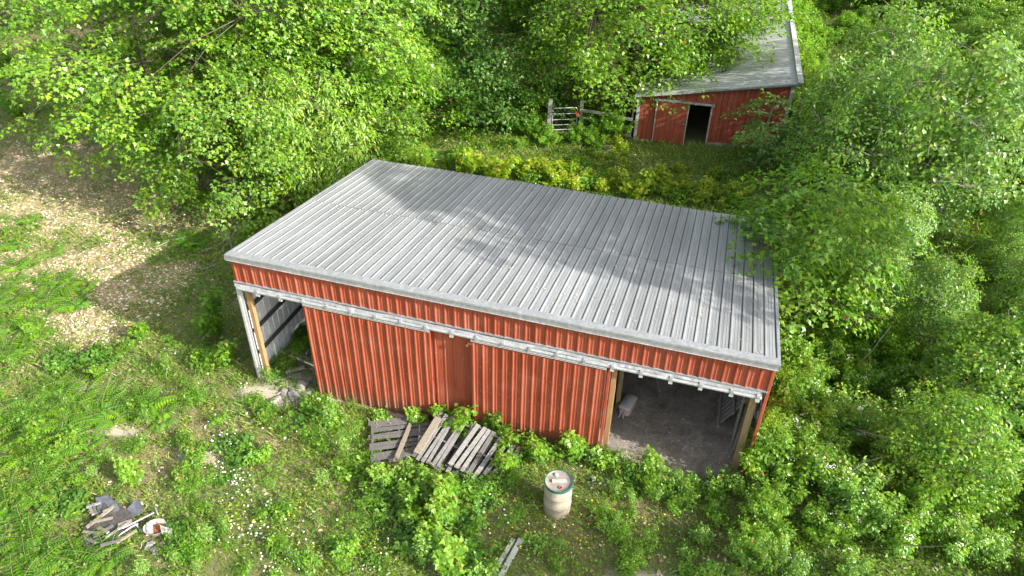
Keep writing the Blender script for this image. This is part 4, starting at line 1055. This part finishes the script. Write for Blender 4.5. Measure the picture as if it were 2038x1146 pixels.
for (a, b, i, s) in ((548, 742, 0, .8), (575, 738, 2, .9), (560, 722, 2, .7), (540, 762, 2, .9), (590, 705, 2, .8), (600, 690, 0, .8), (603, 668, 2, .8)):
    weed(a, b, i, s, 'leafy green weed filling the left bay of the barn', 'weeds in the left bay', nm='bay_weed')
lab1 = [(640, 822, 2, 1.0, 'weed in front of the left edge of the left sliding door'), (668, 838, 0, .9, 'weed at the lower left of the left sliding door'), (762, 832, 0, .75, 'slim vine-like weed against the left sliding door'),
        (828, 848, 1, .65, 'weed at the right corner of the left sliding door'), (885, 838, 1, .8, 'weed in front of the dark fixed panel beside the left door'), (912, 852, 1, 1.05, 'bushiest weed in front of the dark fixed panel'),
        (940, 868, 0, .95, 'weed at the lower left corner of the right sliding door'), (988, 868, 3, .75, 'tall yellowish weed against the right sliding door'), (1010, 890, 1, .85, 'weed low in front of the right sliding door'),
        (1040, 905, 2, 1.1, 'spreading weed in front of the middle of the right sliding door'), (1078, 912, 1, .9, 'dark green weed in front of the right sliding door'), (1100, 900, 0, .9, 'weed touching the right third of the right sliding door'),
        (1150, 912, 1, .95, 'pale green weed near the right end of the right sliding door'), (1195, 915, 0, .95, 'weed at the foot of the square post beside the right door'), (1215, 905, 2, .6, 'small weed right of the foot of the square post')]
for (a, b, i, s, l) in lab1: weed(a, b+4, i, s*1.12, l)
for (a, b, i, s) in ((1250, 935, 0, .8), (1285, 945, 1, .8), (1320, 950, 0, .75), (1345, 962, 2, .9), (1378, 975, 0, .8), (1410, 955, 3, .6), (1440, 972, 2, .9), (1472, 975, 0, .9), (1500, 968, 1, .9), (1300, 970, 2, .9), (1265, 965, 2, .8), (1230, 945, 2, .7), (1360, 1000, 2, .9), (1420, 1000, 0, .8)):
    weed(a, b, i, s, 'leafy weed growing along the sill of the right bay', 'weeds along the right bay sill')
for (a, b, i, s) in ((700, 945, 0, 1.1), (690, 905, 2, 1), (650, 880, 2, 1.1), (765, 972, 1, .95), (800, 965, 2, 1.1), (835, 985, 1, 1), (862, 990, 0, 1.2), (900, 1000, 1, 1.05), (935, 990, 1, 1.1), (965, 985, 0, 1), (1005, 975, 1, .9), (1015, 940, 1, 1.0), (1005, 910, 2, 1), (775, 1010, 1, 1), (815, 1030, 3, .9), (850, 1045, 0, 1.1), (890, 1045, 1, 1.1), (930, 1040, 3, .85), (865, 1095, 1, 1.1), (905, 1110, 0, 1.2), (940, 1095, 1, 1), (840, 1120, 2, 1.2), (740, 1000, 2, 1), (880, 1140, 1, 1.1), (960, 1140, 0, 1), (820, 1075, 0, 1), (735, 1040, 2, .9), (925, 1135, 3, .8), (620, 830, 2, 1.1), (655, 850, 0, 1.0), (710, 870, 2, .9)):
    weed(a, b, i, s, 'bright leafy weed in the patch in front of the pallets', 'weeds in front of the pallets')
# young plants on the pallets
weed(862, 930, 0, .55, 'small yellow-green weed poking through the middle pallet'); weed(838, 985, 1, .9, 'leafy weed at the foot of the middle pallet')
# weeds round the barrel and lower right
rs = np.random.RandomState(8)
for k in range(46):
    a, b = rs.uniform(1000, 1480), rs.uniform(985, 1150)
    if abs(a-1108) < 60 and b < 1090 or (960 < a < 1065 and b > 1050): continue
    weed(a, b, [0, 2, 2, 0][k % 4], rs.uniform(.4, .75), 'low weed in the flowery grass around the barrel', 'weeds around the barrel')
for k in range(60):
    a, b = rs.uniform(-30, 420), rs.uniform(640, 1150)
    if 140 < a < 350 and 970 < b < 1130: continue
    weed(a, b, k % 3, rs.uniform(.5, 1.1), 'low leafy weed in the left foreground', 'weeds in the left foreground')
for k in range(60):
    a, b = rs.uniform(380, 760), rs.uniform(800, 1150)
    weed(a, b, [2, 0, 2][k % 3], rs.uniform(.35, .85), 'low weed among the daisies', 'weeds among the daisies')
# yellowish row behind the barn
for k in range(110):
    f = rs.rand(); a = 630+f*840; b = 290+f*112+rs.randn()*9
    weed(a, b+6, [0, 2, 1, 2][k % 4], rs.uniform(.6, 1.15)*(.6+.8*float(vnoise(a/30., 0, 1.0, 5))), 'yellow-green young plant in the row behind the barn', 'yellow-green plants behind the barn', YW, 'young_shrub', 'shrub')
for k in range(26):
    f = rs.rand(); a = 830+f*620; b = 262+f*90+rs.randn()*14
    weed(a, b, [2, 0, 2][k % 3], rs.uniform(.45, .95), 'green young plant in the shaded grass between barn and shed', 'plants between barn and shed', YW, 'young_shrub', 'shrub')
for k in range(34):
    weed(rs.uniform(-20, 240), rs.uniform(90, 240), k % 4, rs.uniform(.7, 1.3), 'dark leafy undergrowth plant in the shade at the upper left', 'undergrowth at the upper left', WD, 'undergrowth_plant', 'undergrowth')
for k in range(20):
    weed(rs.uniform(480, 640), rs.uniform(400, 500)-k*0, k % 3, rs.uniform(.6, 1.0), 'dark green weed along the left wall of the barn', 'weeds along the left wall', WD)
for (a, b, s) in ((1150, 285, 1.0), (1200, 262, 1.15), (1225, 272, 1.1), (1180, 290, .8), (1090, 290, .9), (1060, 270, 1.2), (1030, 262, 1.0)):
    weed(a, b, int(a) % 4, s*.8, 'shaded leafy bush growing over the rail fence' if a > 1100 else 'shaded leafy bush left of the gate post', 'bushes on the fence' if a > 1100 else 'bushes left of the gate', [plant_ for plant_ in SB[2:]], 'fence_bush', 'bush')

# dead branches left of the barn
def branch(pts, r, lab, grp='dead branches left of the barn', nm='dead_branch', m=BARKL):
    P = [at(a_, b_, h_) for a_, b_, h_ in pts]; o0 = P[0].copy(); mb = MB(); P = [p_-o0 for p_ in P]
    n = len(P); mb.tube(P, [r*(1-.75*i/(n-1)) for i in range(n)], 5)
    o = mb.build(nm, m); o.location = o0; return tag(o, lab, 'branch', grp)
branch([(430, 452, .3), (455, 470, .4), (462, 495, .3), (470, 515, .1)], .035, 'bare curved dead branch behind the left roof corner', None)
branch([(470, 455, .5), (455, 480, .3), (430, 510, .2), (418, 530, .05)], .02, 'thin dead branch crossing the curved one', None)
branch([(400, 500, .3), (430, 490, .4), (470, 465, .6)], .018, 'thin grey dead branch lying level left of the roof corner', None)
branch([(310, 492, .15), (340, 478, .2), (372, 470, .1)], .02, 'pale dead stick on the leaf litter below the big maple', None)
branch([(375, 530, .1), (410, 535, .2), (440, 520, .25)], .015, 'dead twig in the barn shadow', None)
branch([(192, 905, .05), (193, 945, .05), (200, 965, .02)], .015, 'pale upright twig above the scrap heap', None)
branch([(115, 880, .04), (122, 855, .12), (125, 840, .2)], .013, 'pale twig among the ferns at the left', None)
branch([(158, 930, .04), (183, 962, .06)], .018, 'pale stick lying just above the scrap heap', None)

# ------------------------------------------------------------------ trees
TN = ['trunk', 'crown']
def tree(ms, px_=None, py_=None, lab='', grp=None, pos=None, rz=None, sc=1.0, nm='maple_tree', catg='tree', dz=-.05):
    if pos is None: q = at(px_, py_); x, y = q.x, q.y
    else: x, y = pos
    r_ = random.Random(int(x*31+y*17))
    return put(nm, ms, TN, lab, catg, (x, y, float(tz(x))+dz), r_.random()*6.28 if rz is None else rz, sc, grp)
big = tree_meshes('big', 10.8, 7.0, .5, 1900, 140000, 'maple', .14, 'maple', 3, .45, .75, .20, flat=.15)
tree(big, pos=(-8.7, 13.3), lab='largest bright green maple filling the upper left', rz=.6)
mid = tree_meshes('mid', 5.6, 3.1, .3, 330, 20000, 'maple', .125, 'maple', 5, .5, .6, .10)
tree(mid, pos=(-5.9, 7.8), lab='small bright maple at the front foot of the largest maple', rz=.4)
ash = tree_meshes('ash', 5.4, 2.1, .4, 260, 13000, 'narrow', .17, 'ash', 7, .6, .55, .08)
tree(ash, pos=(-3.4, 9.3), lab='yellow-green ash sapling with drooping leaflets behind the left roof edge', nm='ash_tree')
tree(mid, pos=(-2.6, 13.6), lab='bright maple sapling right of the drooping ash', rz=2.0, sc=.9)
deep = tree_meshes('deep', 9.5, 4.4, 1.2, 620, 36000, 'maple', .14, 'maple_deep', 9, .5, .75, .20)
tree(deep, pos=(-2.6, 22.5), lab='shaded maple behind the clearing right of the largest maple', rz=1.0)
shed_m = tree_meshes('shedmaple', 8.6, 5.4, 1.9, 1250, 85000, 'maple', .14, 'maple', 13, .5, .75, .24)
tree(shed_m, pos=(6.0, 20.9), lab='broad maple spreading over the left half of the shed roof', rz=2.2)
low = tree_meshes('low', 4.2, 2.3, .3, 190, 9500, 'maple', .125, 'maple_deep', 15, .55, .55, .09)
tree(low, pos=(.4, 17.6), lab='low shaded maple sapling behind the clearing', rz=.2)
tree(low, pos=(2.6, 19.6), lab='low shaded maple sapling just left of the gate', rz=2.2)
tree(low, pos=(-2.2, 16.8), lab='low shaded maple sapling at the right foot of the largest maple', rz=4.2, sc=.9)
deep2 = deep
tree(deep2, pos=(2.4, 29.5), lab='shaded maple standing far behind the gate', rz=3.1, sc=1.0)
tree(deep2, pos=(-19.0, 27.5), lab='dark maple behind the largest maple', rz=4.0, sc=1.05)
for k, (x, y, s) in enumerate(((-8, 30, 1.1), (-2, 38, 1.15), (7, 40, 1.2), (16, 44, 1.1), (-16, 34, 1.1), (24, 42, 1.1), (32, 40, 1.0), (38, 52, 1.2), (28, 54, 1.2), (12, 54, 1.2), (0, 52, 1.2), (-30, 36, 1.2), (-40, 30, 1.1))):
    tree(deep if k % 2 else shed_m, pos=(x, y), lab='tall woodland maple in the wood beyond the clearing', grp='woodland maples beyond the clearing', sc=s)
tree(deep, pos=(-31, 24.5), lab='tall tree with a dark trunk at the upper left corner', sc=1.0)

sA = tree_meshes('sA', 5.4, 1.9, .8, 230, 10500, 'oval', .135, 'sapling', 21, .75, .5, .055, bark=BARKL, flat=.5)
sB = tree_meshes('sB', 4.2, 1.9, .3, 200, 10500, 'oval', .13, 'weed', 22, .4, .5, .05, stems=2)
sC = tree_meshes('sC', 4.8, 2.1, .4, 230, 11500, 'maple', .135, 'maple', 23, .45, .55, .06)
sD = tree_meshes('sD', 3.1, 1.6, .2, 140, 7500, 'oval', .125, 'sapling', 24, .4, .45, .04, stems=3)
tall = tree_meshes('tall', 10.8, 2.6, 3.6, 300, 13000, 'maple', .15, 'maple', 25, .5, .6, .13)
ss = tree_meshes('ss', 3.0, 1.2, .5, 46, 1500, 'maple', .13, 'sapling', 26, .4, .4, .03, bark=BARKL)
tree(ss, pos=(11.9, 15.9), lab='thin sapling in front of the right part of the shed wall', nm='sapling', sc=1.0)
tree(sC, pos=(13.15, 5.6), lab='leafy tree overhanging the rear right corner of the barn roof', nm='young_tree', sc=1.0, rz=1)
tree(sA, pos=(14.6, 12.6), lab='slender pale-trunked tree behind the rear right corner of the barn', nm='slender_tree', sc=1.0)
tree(sA, pos=(15.8, 17.0), lab='slender tree with drooping leaves right of the shed', nm='slender_tree', sc=1.15, rz=2)
tree(sA, pos=(17.2, 12.4), lab='tall slender tree with bare lower branches right of the clearing', nm='slender_tree', sc=1.2, rz=4)
tree(sD, pos=(13.6, 15.2), lab='bushy young tree at the right corner of the shed', nm='young_tree', sc=.75)
rs = np.random.RandomState(17)
G_ = 'young trees in the thicket right of the barn'
cand = []
for iy in range(22):
    for ix in range(9):
        x = 14.3+ix*2.15+rs.uniform(-.7, .7)+(iy % 2)*1.0; y = 1.2+iy*2.05+rs.uniform(-.6, .6)
        cand.append((x, y))
k = 0
for (x, y) in cand:
    P_ = np.array([[x, y, 2.0]]); 
    if not in_view(P_, .18)[0]: continue
    if y > 17 and x < 14.2+0.02*(y-17): continue
    if y < 5 and x < 15.5: continue
    if any((x-a)**2+(y-b)**2 < 2.0 for a, b in ((14.6, 12.6), (15.8, 17.0), (17.2, 12.4), (13.75, 6.5))): continue
    ms, nm = [(sC, 'young_tree'), (sB, 'young_tree'), (sA, 'slender_tree'), (sD, 'young_tree'), (sC, 'young_tree'), (sD, 'young_tree'), (sC, 'young_tree'), (sB, 'young_tree')][rs.randint(8)]
    sc = rs.uniform(.75, 1.05)*(1.0 if y > 9 else .85)
    if y > 18 and x < 17: sc *= .7
    if 8 < y < 13.2 and x < 24: sc *= .5
    elif y < 15 and y > 8 and x < 20: sc *= .75
    if y > 17 and x < 20: continue
    if y < 8 and x < 19.5: sc *= .68
    if y > 17 and x < 26: sc *= .7
    lab = 'slender young tree in the thicket right of the barn' if nm == 'slender_tree' else 'bushy young tree in the thicket right of the barn'
    tree(ms, pos=(x, y), lab=lab, grp=G_ if nm == 'young_tree' else 'slender trees in the thicket', nm=nm, sc=sc); k += 1
# tall trees just right of the frame that shade the roof
high = tree_meshes('high', 14.0, 2.8, 7.8, 140, 15000, 'maple', .16, 'maple', 27, .5, .6, .15)
for ms_, x, y, s, l in ((high, 22.0, 1.9, 1.0, 'tall maple whose shade falls on the middle of the barn roof'), (high, 22.6, 4.6, 1.0, 'second tall maple right of the barn'), (high, 23.6, 3.1, 1.02, 'third tall maple right of the barn'),
                     (tall, 22.0, -6.3, .72, 'tall maple in the right foreground'), (tall, 25.5, 18.5, 1.0, 'tall maple shading the grass before the shed')):
    tree(ms_, pos=(x, y), lab=l, sc=s, nm='tall_maple')
# shrubs right of the barn and in the right foreground
k = 0
for iy in range(12):
    for ix in range(9):
        x = 13.1+ix*1.25+rs.uniform(-.35, .35)+(iy % 2)*.6; y = -4.6+iy*1.15+rs.uniform(-.35, .35)
        if x > 15.5 and y > 5: continue
        if not in_view(np.array([[x, y, .8]]), .1)[0]: continue
        if x < 13.1 and y > -.5: x = 13.1
        i = rs.randint(4) if not (x < 15.5 and -3 < y < 3.5) else rs.randint(2)
        lab = 'leafy shrub sprinkled with white blossom right of the barn' if i < 2 else 'leafy shrub without blossom right of the barn'
        put('blossom_shrub' if i < 2 else 'leafy_shrub', SB[i], NM, lab, 'shrub', (x, y, float(tz(x))-.04), rs.rand()*6.28, rs.uniform(.6, .95)*(.8 if y < -2 else 1), 'blossoming shrubs right of the barn' if i < 2 else 'leafy shrubs right of the barn'); k += 1
for k in range(22):
    x = 12.75+rs.uniform(0, 1.9); y = rs.uniform(-.6, 7.5)
    put('blossom_shrub', SB[k % 2], NM, 'leafy shrub sprinkled with white blossom right of the barn', 'shrub', (x, y, float(tz(x))-.04), rs.rand()*6.28, rs.uniform(.55, .95), 'blossoming shrubs right of the barn')
for (a, b, s, l) in ((1530, 1010, .55, 'low shrub at the front right corner of the barn'), (1520, 1060, .6, 'low shrub in the lower right grass'), (1490, 1110, .55, 'low shrub at the lower edge right of the barrel')):
    weed(a, b, 3, s, l, None, SB, 'leafy_shrub', 'shrub')
# bare grey branches in the thicket
for k in range(16):
    a, b = rs.uniform(1620, 2030), rs.uniform(430, 1100); q = [(a, b, .5)]
    an = rs.uniform(-.9, .9)
    for s in range(3): q.append((q[-1][0]+35*math.cos(an)+rs.randn()*8, q[-1][1]+30*math.sin(an)+rs.randn()*8, .9+.45*s))
    branch(q, .02, 'bare grey branch sticking out of the thicket right of the barn', 'bare branches in the thicket')

for k in range(105):
    y = rs.uniform(16.5, 38) if k < 75 else rs.uniform(32, 44); x = 13.9+.02*(y-17)+rs.uniform(0, 6.5)
    if k % 2: x = 13.35-.07*(y-17)+rs.uniform(0, 1.6)
    put('shed_side_shrub', SB[2+k % 2], NM, 'bright leafy shrub along the right side of the shed', 'shrub', (x, y, float(tz(x))-.04), rs.rand()*6.28, rs.uniform(.9, 1.3), 'shrubs along the right side of the shed')
# ------------------------------------------------------------------ labels of the crowded kinds: which landmark each stands nearest to, and its rank there
LM = [('the barrel', 1108, 980), ('the scrap heap', 230, 1040), ('the pallet heap', 860, 880), ('the left corner post of the barn', 500, 690), ('the front right corner of the barn', 1500, 900),
      ('the rear right corner of the barn roof', 1537, 450), ('the right corner of the shed', 1570, 230), ('the far end of the shed', 1570, 10), ('the top edge right of the shed roof', 1680, 0), ('the right side of the shed roof', 1600, 90), ('the top edge above the thicket', 1850, 0), ('the rear eave left of its middle', 930, 350), ('the rear eave right of its middle', 1330, 405), ('the roots of the drooping ash', 660, 300), ('the shed door', 1325, 285), ('the gate', 1125, 235), ('the rear left corner of the barn roof', 745, 322),
      ('the two pale strips', 1010, 1110), ('the sandy patch at the far left', 155, 775), ('the sandy patch above the daisies', 395, 905), ('the post beside the right door', 1205, 860), ('the middle panel of the barn', 895, 780),
      ('the top right corner of the photo', 2038, 0), ('the right edge a quarter down', 2038, 290), ('the right edge halfway down', 2038, 573), ('the right edge three quarters down', 2038, 860), ('the bottom right corner of the photo', 2038, 1146),
      ('the thicket level with the eave', 1790, 700), ('the thicket level with the shed wall', 1800, 230), ('the thicket level with the rear eave', 1790, 450), ('the thicket level with the barrel', 1750, 980),
      ('the top left corner of the photo', 0, 0), ('the left edge a quarter down', 0, 290), ('the left edge halfway down', 0, 573), ('the left edge three quarters down', 0, 860), ('the bottom left corner of the photo', 0, 1146),
      ('the bottom edge below the pallets', 860, 1146), ('the door opening of the shed', 1385, 240), ('the rear eave at its middle', 1140, 380), ('the tip of the barn shadow', 145, 612), ('the concrete rubble', 570, 785), ('the dead branches', 440, 480)]
ORD = ['nearest']+[w_+' nearest' for w_ in 'second third fourth fifth sixth seventh eighth ninth tenth eleventh twelfth thirteenth fourteenth fifteenth sixteenth seventeenth eighteenth nineteenth twentieth twenty-first twenty-second twenty-third twenty-fourth twenty-fifth twenty-sixth twenty-seventh twenty-eighth twenty-ninth thirtieth thirty-first thirty-second thirty-third thirty-fourth thirty-fifth thirty-sixth thirty-seventh thirty-eighth thirty-ninth fortieth forty-first forty-second forty-third forty-fourth forty-fifth forty-sixth forty-seventh forty-eighth forty-ninth fiftieth'.split()]
from collections import defaultdict
SHORT = {'shed_side_shrub': 'bright shrub beside the shed', 'young_tree': 'bushy young tree', 'slender_tree': 'slender young tree', 'fern': 'bright green fern', 'weed': 'leafy weed', 'bay_weed': 'leafy weed in the left bay', 'young_shrub': 'leafy young plant', 'undergrowth_plant': 'dark undergrowth plant',
         'blossom_shrub': 'white-blossomed shrub', 'leafy_shrub': 'leafy green shrub', 'fence_bush': 'shaded bush', 'maple_tree': 'woodland maple', 'dead_branch': 'bare grey branch', 'concrete_chunk': 'pale rubble lump', 'wood_scrap': 'broken grey wood strip'}
bybase = defaultdict(list)
for o in C.objects:
    if o.parent is None and 'group' in o and 'label' in o:
        base = SHORT.get(o.name.split('.')[0])
        if base is None: continue
        if 'yellow' in o['group']: base = 'yellow-green young plant'
        bybase[base].append(o)
for base, obs in bybase.items():
    cell = defaultdict(list)
    for o in obs:
        P_ = np.array(o.location)-CAM; z = P_@_fw; px_, py_ = 1019+F*(P_@_r2)/z, 573-F*(P_@_u2)/z
        d, i = min(((a-px_)**2+(b-py_)**2, i) for i, (_, a, b) in enumerate(LM)); cell[i].append((d, o))
    for i, lst in cell.items():
        lst.sort(key=lambda q: q[0])
        for k, (d, o) in enumerate(lst):
            o['label'] = base+' '+ORD[min(k, len(ORD)-1)]+' to '+LM[i][0]

# chips and straw on the dirt floor of the right bay
rs = np.random.RandomState(45); n = 260
X = rs.uniform(9.3, 11.9, n); Y = .1+np.abs(rs.randn(n))*1.4
P = np.stack([X, Y, tz(X)+.015], 1)
V, Fc, T = leaf_arrays(P, rs.randn(n, 3)*np.array([1, 1, .05]), np.array([[0, 0, 1.0]])+rs.randn(n, 3)*.2, .03+.05*rs.rand(n), 'narrow', rs.rand(n))
tag(link('straw_chips', npmesh('straw_chips', V, Fc, LITTER, T)), 'straw and chips on the dirt floor of the right bay', 'leaf litter', None, 'stuff')
# dead leaves caught on the barn roof
rs = np.random.RandomState(44); n = 420
X = 12.1-np.abs(rs.randn(n))*4.2; Y = rs.uniform(.2, 7.3, n); X = np.where((X < .2), rs.uniform(.3, 12, n), X)
P = np.stack([X, Y, HF-SL*Y+.034+np.where(Y < 3.6, .014, 0)], 1)
V, Fc, T = leaf_arrays(P, rs.randn(n, 3)*np.array([1, 1, .05]), np.array([[0, SL, 1.0]])+rs.randn(n, 3)*.12, .035+.035*rs.rand(n), 'oval', .6*rs.rand(n))
tag(link('roof_leaves', npmesh('roof_leaves', V, Fc, LITTER, T)), 'dead leaves lying on the barn roof', 'leaf litter', None, 'stuff')
